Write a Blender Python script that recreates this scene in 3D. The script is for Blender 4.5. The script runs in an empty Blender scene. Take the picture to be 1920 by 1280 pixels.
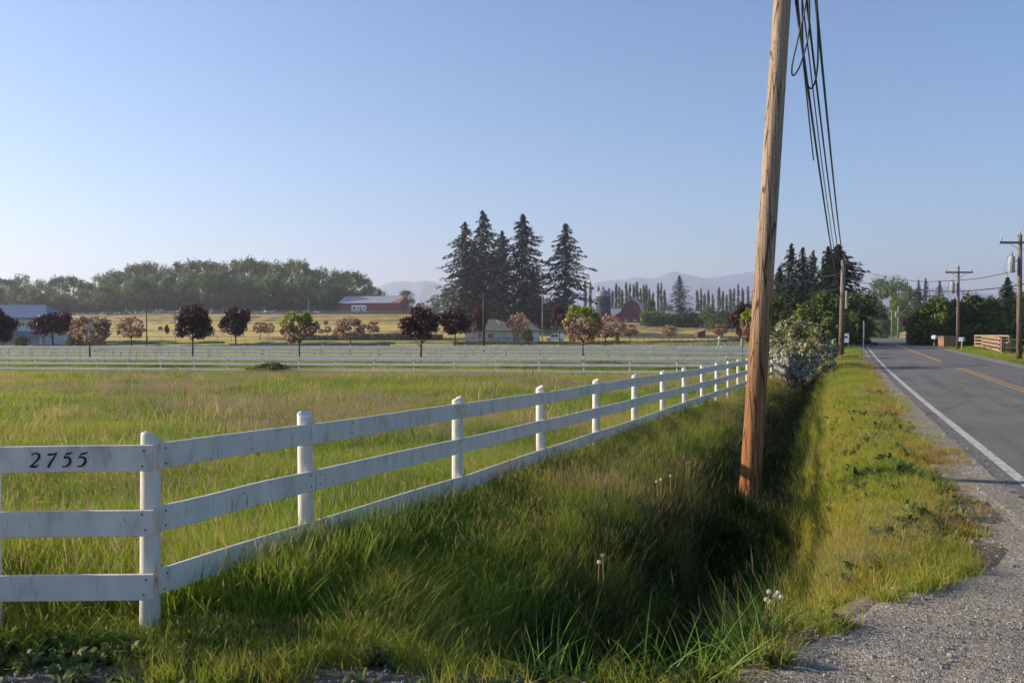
import bpy, math, random
import numpy as np
from mathutils import Vector, Matrix

# ------------------------------------------------------------------ camera, sky, sun, exposure
SC = bpy.context.scene
COL = SC.collection
F = 1700.0          # focal length in photo pixels (1920 wide)
CAMZ = 1.8
HOR = 615.0
cam_d = bpy.data.cameras.new('camera'); cam = bpy.data.objects.new('camera', cam_d); COL.objects.link(cam)
cam_d.sensor_width = 36.0; cam_d.lens = F / 1920.0 * 36.0
cam_d.clip_start = 0.05; cam_d.clip_end = 30000.0
cam.location = (0, 0, CAMZ)
cam.rotation_euler = (math.radians(90.0) - math.atan((640.0 - HOR) / F), 0, 0)
SC.camera = cam

HAZE = 0.00024
SUN_EL = math.radians(20.0)
SUN_FWD = math.radians(12.0)            # sun stands left of the view, this far forward of square left
sdir = Vector((-math.cos(SUN_FWD) * math.cos(SUN_EL), math.sin(SUN_FWD) * math.cos(SUN_EL), math.sin(SUN_EL)))
W = bpy.data.worlds.new('World'); SC.world = W; W.use_nodes = True
nt = W.node_tree; nt.nodes.clear()
sky = nt.nodes.new('ShaderNodeTexSky'); sky.sky_type = 'NISHITA'; sky.sun_disc = False
sky.sun_elevation = SUN_EL; sky.sun_rotation = math.atan2(sdir.x, sdir.y)
sky.altitude = 50.0; sky.air_density = 1.0; sky.dust_density = 0.4; sky.ozone_density = 5.5
bg = nt.nodes.new('ShaderNodeBackground'); bg.inputs[1].default_value = 0.094
wo = nt.nodes.new('ShaderNodeOutputWorld')
nt.links.new(sky.outputs[0], bg.inputs[0]); nt.links.new(bg.outputs[0], wo.inputs[0])
sl = bpy.data.lights.new('sun', 'SUN'); sl.energy = 5.0; sl.angle = math.radians(0.55); sl.color = (1.0, 0.86, 0.66)
so = bpy.data.objects.new('sun', sl); COL.objects.link(so); so.location = (-40, 20, 40)
so.rotation_euler = (-sdir).to_track_quat('-Z', 'Y').to_euler()
SC.view_settings.view_transform = 'Standard'; SC.view_settings.look = 'None'
SC.view_settings.exposure = 0.95; SC.view_settings.gamma = 1.0; SC.view_settings.use_curve_mapping = False
SC.render.engine = 'CYCLES'
cy = SC.cycles
cy.use_denoising = True
cy.max_bounces = 3; cy.diffuse_bounces = 2; cy.glossy_bounces = 2; cy.transmission_bounces = 4; cy.transparent_max_bounces = 6; cy.volume_bounces = 0
cy.use_adaptive_sampling = True; cy.adaptive_threshold = 0.02; cy.adaptive_min_samples = 12
cy.caustics_reflective = False; cy.caustics_refractive = False

R = random.Random(7)
NR = np.random.default_rng(11)

# ------------------------------------------------------------------ helpers
def tag(o, label=None, cat=None, group=None, kind=None):
    if label: o['label'] = label
    if cat: o['category'] = cat
    if group: o['group'] = group
    if kind: o['kind'] = kind
    return o

def empty(name, loc=(0, 0, 0), rz=0.0, label=None, cat=None, group=None):
    o = bpy.data.objects.new(name, None); COL.objects.link(o)
    o.location = loc; o.rotation_euler = (0, 0, rz); o.empty_display_size = 0.2
    return tag(o, label, cat, group)

def obj(name, me, mat=None, parent=None, smooth=False):
    if mat is not None and not me.materials: me.materials.append(mat)
    if smooth: me.polygons.foreach_set('use_smooth', [True] * len(me.polygons))
    o = bpy.data.objects.new(name, me); COL.objects.link(o)
    if parent is not None: o.parent = parent
    return o

def copy_tree(o, parent=None):
    c = o.copy(); COL.objects.link(c); c.parent = parent
    for ch in list(o.children):
        copy_tree(ch, c)
    return c

class MB:
    def __init__(s): s.v = []; s.f = []
    def add(s, vs, fs):
        n = len(s.v); s.v += [tuple(p) for p in vs]; s.f += [tuple(i + n for i in f) for f in fs]; return s
    def box(s, x0, x1, y0, y1, z0, z1):
        return s.add([(x0, y0, z0), (x1, y0, z0), (x1, y1, z0), (x0, y1, z0), (x0, y0, z1), (x1, y0, z1), (x1, y1, z1), (x0, y1, z1)],
                     [(0, 3, 2, 1), (4, 5, 6, 7), (0, 1, 5, 4), (1, 2, 6, 5), (2, 3, 7, 6), (3, 0, 4, 7)])
    def bar(s, a, b, w, h, up=(0, 0, 1)):
        a = Vector(a); b = Vector(b); d = (b - a).normalized(); u = Vector(up); sd = d.cross(u).normalized(); u = sd.cross(d)
        vs = []
        for p in (a, b):
            for i, j in ((-1, -1), (1, -1), (1, 1), (-1, 1)): vs.append(p + sd * (w / 2 * i) + u * (h / 2 * j))
        return s.add(vs, [(0, 1, 2, 3), (7, 6, 5, 4), (0, 4, 5, 1), (1, 5, 6, 2), (2, 6, 7, 3), (3, 7, 4, 0)])
    def tube(s, pts, rad, n=8, cap=True):
        pts = [Vector(p) for p in pts]
        if not hasattr(rad, '__len__'): rad = [rad] * len(pts)
        rings = []; ref = None
        for i, p in enumerate(pts):
            d = (pts[min(i + 1, len(pts) - 1)] - pts[max(i - 1, 0)]).normalized()
            if ref is None: ref = Vector((1, 0, 0)) if abs(d.x) < 0.8 else Vector((0, 1, 0))
            a = (ref - d * ref.dot(d)).normalized(); b = d.cross(a); ref = a
            rings.append([p + (a * math.cos(2 * math.pi * k / n) + b * math.sin(2 * math.pi * k / n)) * rad[i] for k in range(n)])
        vs = [q for r in rings for q in r]; fs = []
        for i in range(len(pts) - 1):
            for k in range(n): fs.append((i * n + k, i * n + (k + 1) % n, (i + 1) * n + (k + 1) % n, (i + 1) * n + k))
        if cap: fs.append(tuple(range(n - 1, -1, -1))); fs.append(tuple((len(pts) - 1) * n + k for k in range(n)))
        return s.add(vs, fs)
    def prism(s, prof, y0, y1):                         # profile in x,z extruded along y
        n = len(prof)
        vs = [(x, y0, z) for x, z in prof] + [(x, y1, z) for x, z in prof]
        fs = [tuple(range(n)), tuple(range(2 * n - 1, n - 1, -1))] + [(i, i + n, (i + 1) % n + n, (i + 1) % n) for i in range(n)]
        return s.add(vs, fs)
    def mesh(s, name):
        me = bpy.data.meshes.new(name); me.from_pydata(s.v, [], s.f); me.update(); return me
    def build(s, name, mat=None, parent=None, smooth=False):
        return obj(name, s.mesh(name), mat, parent, smooth)

def np_mesh(name, V, Fq, attrs=None):
    V = np.ascontiguousarray(V, dtype=np.float32); Fq = np.ascontiguousarray(Fq, dtype=np.int32)
    me = bpy.data.meshes.new(name); k = Fq.shape[1]
    me.vertices.add(len(V)); me.vertices.foreach_set('co', V.ravel())
    me.loops.add(Fq.size); me.loops.foreach_set('vertex_index', Fq.ravel())
    me.polygons.add(len(Fq)); me.polygons.foreach_set('loop_start', np.arange(0, Fq.size, k, dtype=np.int32))
    me.update(calc_edges=True)
    for nm, (ty, dat) in (attrs or {}).items():
        a = me.attributes.new(nm, ty, 'POINT'); dat = np.ascontiguousarray(dat, dtype=np.float32)
        a.data.foreach_set({'FLOAT': 'value', 'FLOAT_COLOR': 'color', 'FLOAT_VECTOR': 'vector'}[ty], dat.ravel())
    me.validate()
    return me

_H = np.random.default_rng(3).random((256, 256))
def vn(x, y, sc=1.0, seed=0):                            # value noise 0..1
    x = np.asarray(x, float) / sc + seed * 17.31; y = np.asarray(y, float) / sc + seed * 9.77
    xi = np.floor(x).astype(int); yi = np.floor(y).astype(int); fx = x - xi; fy = y - yi
    fx = fx * fx * (3 - 2 * fx); fy = fy * fy * (3 - 2 * fy)
    g = lambda a, b: _H[a % 256, b % 256]
    return (g(xi, yi) * (1 - fx) + g(xi + 1, yi) * fx) * (1 - fy) + (g(xi, yi + 1) * (1 - fx) + g(xi + 1, yi + 1) * fx) * fy
def fbm(x, y, sc, seed=0, o=3):
    t = 0; w = 0; a = 1.0
    for k in range(o): t = t + a * vn(x, y, sc / 2 ** k, seed + k); w += a; a *= .5
    return t / w
def sstep(a, b, x):
    t = np.clip((np.asarray(x, float) - a) / (b - a), 0, 1); return t * t * (3 - 2 * t)
def lerp(a, b, t): return a + (b - a) * t

# ------------------------------------------------------------------ materials
def mat_new(name):
    m = bpy.data.materials.new(name); m.use_nodes = True; t = m.node_tree; t.nodes.clear()
    o = t.nodes.new('ShaderNodeOutputMaterial'); return m, t, o
def N(t, ty, **kw):
    n = t.nodes.new(ty)
    for k, v in kw.items():
        if k == 'i':
            for a, b in v.items(): n.inputs[a].default_value = b
        else: setattr(n, k, v)
    return n
def L(t, a, b): t.links.new(a, b)
def ramp(t, fac, stops):
    r = t.nodes.new('ShaderNodeValToRGB'); e = r.color_ramp.elements
    while len(e) > 1: e.remove(e[-1])
    for k, (p, c) in enumerate(stops):
        q = e[0] if k == 0 else e.new(p)
        q.position = p; q.color = (*c, 1)
    L(t, fac, r.inputs[0]); return r.outputs[0]
def noise(t, vec, scale, detail=4, rough=.55, dim='3D'):
    n = N(t, 'ShaderNodeTexNoise', i={'Scale': scale, 'Detail': detail, 'Roughness': rough}); 
    if vec is not None: L(t, vec, n.inputs['Vector'])
    return n.outputs[0]
def mapping(t, vec, scale):
    n = N(t, 'ShaderNodeMapping'); n.inputs['Scale'].default_value = scale; L(t, vec, n.inputs['Vector']); return n.outputs[0]
def mix(t, fac, a, b, mode='MIX'):
    n = t.nodes.new('ShaderNodeMix'); n.data_type = 'RGBA'; n.blend_type = mode
    for sk, v in ((n.inputs[0], fac), (n.inputs[6], a), (n.inputs[7], b)):
        if isinstance(v, (int, float)): sk.default_value = v
        elif isinstance(v, tuple): sk.default_value = (*v, 1)
        else: L(t, v, sk)
    return n.outputs[2]
def bump(t, h, strength, dist):
    b = N(t, 'ShaderNodeBump', i={'Strength': strength, 'Distance': dist}); L(t, h, b.inputs['Height']); return b.outputs[0]

def mat_plain(name, col, var=.25, scale=6.0, rough=.7, bstr=.2, bdist=.01, metal=0.0, col2=None, stretch=(1, 1, 1), spec=.4):
    m, t, o = mat_new(name); c = N(t, 'ShaderNodeTexCoord'); v = mapping(t, c.outputs['Object'], stretch)
    n1 = noise(t, v, scale, 6, .65)
    c2 = col2 or tuple(max(0, x * (1 - 2 * var)) for x in col)
    hi = tuple(min(1, x * (1 + var * .6)) for x in col)
    colr = ramp(t, n1, [(.3, c2), (.5, col), (.75, hi)])
    p = N(t, 'ShaderNodeBsdfPrincipled', i={'Roughness': rough, 'Metallic': metal, 'Specular IOR Level': spec}); L(t, colr, p.inputs['Base Color'])
    L(t, bump(t, n1, bstr, bdist), p.inputs['Normal']); L(t, p.outputs[0], o.inputs[0]); return m

def mat_leaf(name, stops, trans=.35, rough=.55, tint=.25, tcol=None, spec=.3):
    m, t, o = mat_new(name); g = N(t, 'ShaderNodeNewGeometry'); oi = N(t, 'ShaderNodeObjectInfo')
    a = N(t, 'ShaderNodeMath', operation='MULTIPLY', i={1: tint}); L(t, oi.outputs['Random'], a.inputs[0])
    b = N(t, 'ShaderNodeMath', operation='MULTIPLY', i={1: 1 - tint}); L(t, g.outputs['Random Per Island'], b.inputs[0])
    s = N(t, 'ShaderNodeMath', operation='ADD'); L(t, a.outputs[0], s.inputs[0]); L(t, b.outputs[0], s.inputs[1])
    c = ramp(t, s.outputs[0], stops)
    p = N(t, 'ShaderNodeBsdfPrincipled', i={'Roughness': rough, 'Specular IOR Level': spec}); L(t, c, p.inputs['Base Color'])
    tr = N(t, 'ShaderNodeBsdfTranslucent')
    if tcol: L(t, mix(t, 1.0, c, tcol, 'MULTIPLY'), tr.inputs[0])
    else: L(t, c, tr.inputs[0])
    mx = N(t, 'ShaderNodeMixShader', i={0: trans}); L(t, p.outputs[0], mx.inputs[1]); L(t, tr.outputs[0], mx.inputs[2]); L(t, mx.outputs[0], o.inputs[0])
    return m

M = {}
def mat_paint():
    m, t, o = mat_new('white_fence_paint'); c = N(t, 'ShaderNodeTexCoord')
    oi = N(t, 'ShaderNodeObjectInfo')
    ad = N(t, 'ShaderNodeVectorMath', operation='ADD'); L(t, c.outputs['Object'], ad.inputs[0])
    cmb = N(t, 'ShaderNodeCombineXYZ'); mm = N(t, 'ShaderNodeMath', operation='MULTIPLY', i={1: 40.0}); L(t, oi.outputs['Random'], mm.inputs[0])
    for k in range(3): L(t, mm.outputs[0], cmb.inputs[k])
    L(t, cmb.outputs[0], ad.inputs[1])
    v = ad.outputs[0]
    n1 = noise(t, mapping(t, v, (3, 3, 1.2)), 2.2, 6, .62); n2 = noise(t, mapping(t, v, (30, 30, 2)), 1.6, 5, .7); n3 = noise(t, v, 38, 3, .5)
    base = ramp(t, n1, [(.28, (.36, .34, .30)), (.43, (.56, .53, .485)), (.7, (.66, .63, .58))])
    crack = ramp(t, n2, [(.33, (.30, .27, .22)), (.39, (1, 1, 1))])
    base = mix(t, .8, base, crack, 'MULTIPLY')
    spot = ramp(t, n3, [(.26, (.28, .25, .20)), (.30, (1, 1, 1))])
    base = mix(t, .8, base, spot, 'MULTIPLY')
    p = N(t, 'ShaderNodeBsdfPrincipled', i={'Roughness': .55}); L(t, base, p.inputs['Base Color'])
    L(t, bump(t, n2, .25, .004), p.inputs['Normal']); L(t, p.outputs[0], o.inputs[0]); return m
M['paint'] = mat_paint()
def mat_pole(name, low, mid, high, zl, zh):
    m, t, o = mat_new(name); c = N(t, 'ShaderNodeTexCoord'); sp = N(t, 'ShaderNodeSeparateXYZ'); L(t, c.outputs['Object'], sp.inputs[0])
    v = c.outputs['Object']
    g = noise(t, mapping(t, v, (26, 26, .8)), 1.0, 8, .7); g2 = noise(t, mapping(t, v, (60, 60, 2.5)), 1.0, 4, .6); pat = noise(t, mapping(t, v, (5, 5, .7)), 1.0, 4, .6)
    mr = N(t, 'ShaderNodeMapRange', i={1: zl, 2: zh}); L(t, sp.outputs[2], mr.inputs[0])
    zz = N(t, 'ShaderNodeMath', operation='ADD'); L(t, mr.outputs[0], zz.inputs[0])
    s2 = N(t, 'ShaderNodeMath', operation='MULTIPLY_ADD', i={1: .5, 2: -.25}); L(t, pat, s2.inputs[0]); L(t, s2.outputs[0], zz.inputs[1])
    col = ramp(t, zz.outputs[0], [(0, low), (.45, mid), (1.0, high)])
    col = mix(t, .85, col, ramp(t, g, [(.30, (.16, .13, .11)), (.44, (.72, .69, .66)), (.7, (1.25, 1.22, 1.2))]), 'MULTIPLY')
    col = mix(t, .5, col, ramp(t, g2, [(.3, (.5, .48, .45)), (.5, (1, 1, 1))]), 'MULTIPLY')
    vo = N(t, 'ShaderNodeTexVoronoi', i={'Scale': 1.0, 'Randomness': .75}); L(t, mapping(t, v, (24, 24, 11)), vo.inputs['Vector'])
    dot = ramp(t, vo.outputs['Distance'], [(.13, (.10, .08, .07)), (.2, (1, 1, 1))])
    col = mix(t, .85, col, dot, 'MULTIPLY')
    ve = N(t, 'ShaderNodeTexVoronoi', feature='DISTANCE_TO_EDGE', i={'Scale': 1.0}); L(t, mapping(t, v, (17, 17, .55)), ve.inputs['Vector'])
    col = mix(t, .9, col, ramp(t, ve.outputs['Distance'], [(.012, (.12, .10, .09)), (.06, (1, 1, 1))]), 'MULTIPLY')
    p = N(t, 'ShaderNodeBsdfPrincipled', i={'Roughness': .85, 'Specular IOR Level': .2}); L(t, col, p.inputs['Base Color'])
    L(t, bump(t, g, 1.0, .02), p.inputs['Normal']); L(t, p.outputs[0], o.inputs[0]); return m
M['pole'] = mat_pole('pole_wood', (.40, .13, .03), (.31, .165, .085), (.42, .32, .24), -.5, 4.0)
M['pole_grey'] = mat_pole('weathered_pole', (.20, .12, .09), (.22, .17, .14), (.27, .24, .21), 0, 7)
M['pole_dark'] = mat_pole('dark_pole', (.07, .06, .06), (.075, .07, .07), (.09, .085, .08), 0, 7)
M['pole_pale'] = mat_pole('pale_pole', (.30, .27, .20), (.33, .31, .25), (.36, .34, .28), 0, 7)
M['black'] = mat_plain('black_cable', (.012, .012, .013), .2, 30, .45, .1, .002)
M['digit'] = mat_plain('black_digit_paint', (.01, .01, .012), .1, 30, .5, .05, .001)
M['steel'] = mat_plain('galvanised_steel', (.42, .43, .44), .2, 20, .45, .1, .002, metal=.7)
M['transformer'] = mat_plain('grey_enamel', (.36, .37, .39), .1, 8, .4, .05, .002)
M['darktrim0'] = mat_plain('rusty_nail', (.06, .045, .035), .3, 60, .8, .1, .001)

def mat_asphalt():
    m, t, o = mat_new('asphalt'); g = N(t, 'ShaderNodeNewGeometry'); v = g.outputs['Position']
    lat = N(t, 'ShaderNodeAttribute', attribute_name='lat'); lv = lat.outputs['Vector']
    n1 = noise(t, v, .35, 5, .6); n2 = noise(t, v, 90, 3, .6); n3 = noise(t, mapping(t, lv, (2.2, .12, 1)), 1.0, 5, .65)
    c = ramp(t, n1, [(.3, (.112, .105, .094)), (.55, (.140, .132, .119)), (.8, (.166, .157, .142))])
    c = mix(t, .7, c, ramp(t, n2, [(.3, (.5, .5, .5)), (.6, (1.25, 1.25, 1.25))]), 'MULTIPLY')
    c = mix(t, .85, c, ramp(t, n3, [(.32, (.72, .72, .72)), (.5, (1, 1, 1)), (.7, (1.16, 1.15, 1.13))]), 'MULTIPLY')
    wv = N(t, 'ShaderNodeTexVoronoi', feature='DISTANCE_TO_EDGE', i={'Scale': 1.0}); wn = noise(t, v, 1.5, 4, .6)
    wm = N(t, 'ShaderNodeVectorMath', operation='ADD'); L(t, mapping(t, lv, (.45, .16, 1)), wm.inputs[0]); sc_ = N(t, 'ShaderNodeVectorMath', operation='SCALE'); sc_.inputs['Scale'].default_value = .5
    cb = N(t, 'ShaderNodeCombineXYZ'); L(t, wn, cb.inputs[0]); L(t, wn, cb.inputs[1]); L(t, cb.outputs[0], sc_.inputs[0]); L(t, sc_.outputs[0], wm.inputs[1]); L(t, wm.outputs[0], wv.inputs['Vector'])
    c = mix(t, .75, c, ramp(t, wv.outputs['Distance'], [(.003, (.35, .35, .35)), (.010, (1, 1, 1))]), 'MULTIPLY')
    p = N(t, 'ShaderNodeBsdfPrincipled', i={'Roughness': .85, 'Specular IOR Level': .3}); L(t, c, p.inputs['Base Color'])
    L(t, bump(t, n2, .5, .006), p.inputs['Normal']); L(t, p.outputs[0], o.inputs[0]); return m
M['asphalt'] = mat_asphalt()
def mat_line(name, col, wear):
    m, t, o = mat_new(name); g = N(t, 'ShaderNodeNewGeometry'); v = g.outputs['Position']
    n1 = noise(t, v, 7, 6, .75); n2 = noise(t, v, 110, 2, .5)
    c = ramp(t, n1, [(wear, (.13, .125, .12)), (wear + .14, col)])
    c = mix(t, .4, c, ramp(t, n2, [(.3, (.6, .6, .6)), (.6, (1, 1, 1))]), 'MULTIPLY')
    p = N(t, 'ShaderNodeBsdfPrincipled', i={'Roughness': .7}); L(t, c, p.inputs['Base Color']); L(t, p.outputs[0], o.inputs[0]); return m
M['wline'] = mat_line('white_line_paint', (.50, .47, .42), .37)
M['yline'] = mat_line('yellow_line_paint', (.46, .27, .06), .37)
def mat_gravel(name, c0, c1, c2):
    m, t, o = mat_new(name); g = N(t, 'ShaderNodeNewGeometry'); v = g.outputs['Position']
    vo = N(t, 'ShaderNodeTexVoronoi', i={'Scale': 55.0}); L(t, v, vo.inputs['Vector'])
    vo2 = N(t, 'ShaderNodeTexVoronoi', i={'Scale': 120.0}); L(t, v, vo2.inputs['Vector'])
    n1 = noise(t, v, 1.1, 5, .6)
    c = ramp(t, vo.outputs['Color'], [(.1, c0), (.5, c1), (.9, c2)])
    c = mix(t, .5, c, ramp(t, n1, [(.3, (.62, .6, .56)), (.65, (1.15, 1.13, 1.08))]), 'MULTIPLY')
    p = N(t, 'ShaderNodeBsdfPrincipled', i={'Roughness': .9, 'Specular IOR Level': .25}); L(t, c, p.inputs['Base Color'])
    s = N(t, 'ShaderNodeMath', operation='ADD'); L(t, vo.outputs['Distance'], s.inputs[0]); L(t, vo2.outputs['Distance'], s.inputs[1])
    b = N(t, 'ShaderNodeBump', i={'Strength': .8, 'Distance': .012}); b.invert = True; L(t, s.outputs[0], b.inputs['Height'])
    L(t, b.outputs[0], p.inputs['Normal']); L(t, p.outputs[0], o.inputs[0]); return m
M['gravel'] = mat_gravel('gravel', (.135, .118, .098), (.275, .243, .20), (.42, .375, .31))
M['stone'] = mat_leaf('gravel_stone', [(0, (.105, .095, .088)), (.5, (.27, .24, .20)), (1, (.46, .41, .34))], 0.0, .85, 1.0)

def mat_ground():
    m, t, o = mat_new('ground'); g = N(t, 'ShaderNodeNewGeometry'); v = g.outputs['Position']
    a = N(t, 'ShaderNodeAttribute', attribute_name='zone')
    n1 = noise(t, v, 2.2, 6, .65); n2 = noise(t, v, .12, 4, .6); n3 = noise(t, v, 25, 4, .6)
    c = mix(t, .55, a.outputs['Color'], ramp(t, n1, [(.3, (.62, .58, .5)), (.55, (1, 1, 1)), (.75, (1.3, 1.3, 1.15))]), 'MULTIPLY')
    c = mix(t, .4, c, ramp(t, n2, [(.35, (.8, .85, .8)), (.65, (1.15, 1.08, 1.0))]), 'MULTIPLY')
    c = mix(t, .5, c, ramp(t, n3, [(.3, (.6, .6, .55)), (.65, (1.2, 1.2, 1.2))]), 'MULTIPLY')
    p = N(t, 'ShaderNodeBsdfPrincipled', i={'Roughness': .95, 'Specular IOR Level': .1}); L(t, c, p.inputs['Base Color'])
    L(t, bump(t, n3, .8, .03), p.inputs['Normal']); L(t, p.outputs[0], o.inputs[0]); return m
M['ground'] = mat_ground()

def mat_grass(name, stops, seedcol, trans=.35, tipcol=(.30, .30, .08), tip=.35):
    m, t, o = mat_new(name)
    ti = N(t, 'ShaderNodeAttribute', attribute_name='tint', attribute_type='INSTANCER')
    h = N(t, 'ShaderNodeAttribute', attribute_name='h'); sd = N(t, 'ShaderNodeAttribute', attribute_name='seed')
    g = N(t, 'ShaderNodeNewGeometry')
    s = N(t, 'ShaderNodeMath', operation='MULTIPLY_ADD', i={1: .34, 2: -.17}); L(t, g.outputs['Random Per Island'], s.inputs[0])
    ad = N(t, 'ShaderNodeMath', operation='ADD', use_clamp=True); L(t, s.outputs[0], ad.inputs[0]); L(t, ti.outputs['Fac'], ad.inputs[1])
    c = ramp(t, ad.outputs[0], stops)
    pw = N(t, 'ShaderNodeMath', operation='POWER', i={1: 2.5}); L(t, h.outputs['Fac'], pw.inputs[0])
    pm = N(t, 'ShaderNodeMath', operation='MULTIPLY', i={1: tip}); L(t, pw.outputs[0], pm.inputs[0])
    c = mix(t, pm.outputs[0], c, tipcol)
    c = mix(t, sd.outputs['Fac'], c, seedcol)
    p = N(t, 'ShaderNodeBsdfPrincipled', i={'Roughness': .6, 'Specular IOR Level': .25}); L(t, c, p.inputs['Base Color'])
    tr = N(t, 'ShaderNodeBsdfTranslucent'); L(t, c, tr.inputs[0])
    mx = N(t, 'ShaderNodeMixShader', i={0: trans}); L(t, p.outputs[0], mx.inputs[1]); L(t, tr.outputs[0], mx.inputs[2]); L(t, mx.outputs[0], o.inputs[0])
    return m

# ------------------------------------------------------------------ terrain
_yy = np.array([-200, -60, 0, 10.55, 24.5, 45.7, 90, 180, 400, 1200, 20000.])
_xx = np.array([-67.0, -18.4, 2.27, 5.96, 10.9, 18.6, 35.2, 69.4, 155.2, 467.0, 7783.])
def XL(Y):
    Y = np.asarray(Y, float); w = np.maximum(np.abs(Y), 12) * .22
    return sum(np.interp(Y + w * k / 4.0, _yy, _xx) for k in range(-4, 5)) / 9.0
RW = 6.25            # white line to white line, along x
def zroad(Y):
    Y = np.asarray(Y, float); w = np.maximum(np.abs(Y) * .1, .5)
    f = lambda q: np.interp(q, [-200, 140, 190, 300, 500, 1200, 3000, 9500], [0, 0, -.25, -3, -3.2, 15, 10, 5])
    return (f(Y - w) + f(Y) + f(Y + w)) / 3
DX = np.array([-40, -8, -3.2, -1.6, -.6, .4, 1.05, 1.3, 1.55, 1.94, 2.38, 2.97, 3.66, 4.3, 4.8, 5.2, 40])
DY = np.array([4.3, 4.3, 4.35, 4.55, 4.60, 4.45, 4.40, 4.75, 5.1, 5.45, 5.9, 6.4, 7.0, 7.8, 9.0, 10.5, 10.5])
def Yedge(X): return np.interp(X, DX, DY) + .10 * (fbm(X, X * 0 + 3.3, .5, 5) - .5)
SA, CA = math.sin(math.radians(20.0)), math.cos(math.radians(20.0))
def field_z(X, Y):
    t = X * SA + Y * CA; l = -(X * CA - Y * SA)
    zt = np.interp(t, [-60, 0, 5, 10, 30, 49, 56, 65, 90, 120], [.1, .05, .03, -.06, -.42, -.83, -.86, -.68, -.95, -1.05])
    zt = zt - .0100 * np.clip(l - 6, 0, 55)
    u = 960 + F * X / np.maximum(Y, 1)
    hf = np.interp(u, [-600, 0, 300, 820, 1000, 1200, 1420, 1600, 2600], [.5, .80, 1.0, 1.0, .72, .56, .40, .10, .05])
    zf = np.interp(Y, [0, 100, 180, 222, 240, 285, 385, 430, 700, 1500, 9500], [-1.5, -1.5, -1.5, -1.5, -.7, 2.8, 8.5, 9.0, 9, 9, 5])
    zf = np.where(Y > 225, -1.5 + (zf + 1.5) * hf, zf)
    return lerp(zt, zf, sstep(95, 150, Y))
def ground_z(X, Y, under=True):
    X = np.asarray(X, float); Y = np.asarray(Y, float)
    s = X - XL(Y); zf = field_z(X, Y); zr = zroad(Y)
    far = sstep(60, 200, Y)
    z = lerp(zf, zr, sstep(-6.2 - far * 40, -1.6 - far * 2, s))
    Ye = Yedge(X)
    dd = (1.2 + .1 * sstep(5, 14, Y)) * sstep(0.0, .9, Y - Ye) * (1 - .95 * sstep(43.0, 44.5, Y) * (1 - sstep(49.5, 51, Y))) * (1 - sstep(130, 180, Y))
    q_ = s + 3.35 + .30 * (fbm(Y * 0 + 2.2, Y, 4.5, 91, 3) - .5); z = z - dd * (.85 + .3 * fbm(Y * 0 + 5.2, Y, 1.9, 92, 2)) * np.exp(-np.abs(q_ / np.where(q_ < 0, 1.0 + .10 * (1 - sstep(6.5, 9.5, Y)), .84)) ** 2.5); z = z + .75 * np.exp(-(((X - 2.75) / .55) ** 2 + ((Y - 10.9) / .8) ** 2))
    z = z + .07 * np.exp(-((s + 1.55) / .6) ** 2) * sstep(0, 1.5, Y - Ye)
    near = (1 - sstep(120, 200, Y))
    z = z - near * .10 * sstep(RW + .6, RW + 2.2, s)
    rough = np.clip(.5 + sstep(-2.2, -3.6, s) * .6 + sstep(RW + 1, RW + 3, s) * .3, 0, 1) * (1 - sstep(-2.3, -1.0, s) * (1 - sstep(RW + .5, RW + 2, s)) * .92)
    z = z + rough * (.13 * (fbm(X, Y, 1.7, 1) - .5) + .06 * (vn(X, Y, .42, 4) - .5)) * (1 - sstep(60, 110, Y))
    m = sstep(-.30, .10, Ye - Y) * (1 - sstep(-1.3, -.2, s) * 0)
    z = np.where(s < .3, lerp(z, .05 * (1 - sstep(-2.0, 0, s)), m), z)
    if under:
        z = z - .07 * sstep(.10, .40, Ye - Y) * (s < .2) - .07 * sstep(-.55, -.25, s) * (1 - sstep(RW + .25, RW + .55, s))
    return z
def Hz(X, Y): return float(ground_z(np.array([X]), np.array([Y]), False)[0])
def UX(u, Y): return (u - 960.0) / F * Y
def ZY(y, Y): return CAMZ + (HOR - y) * Y / F

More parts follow.
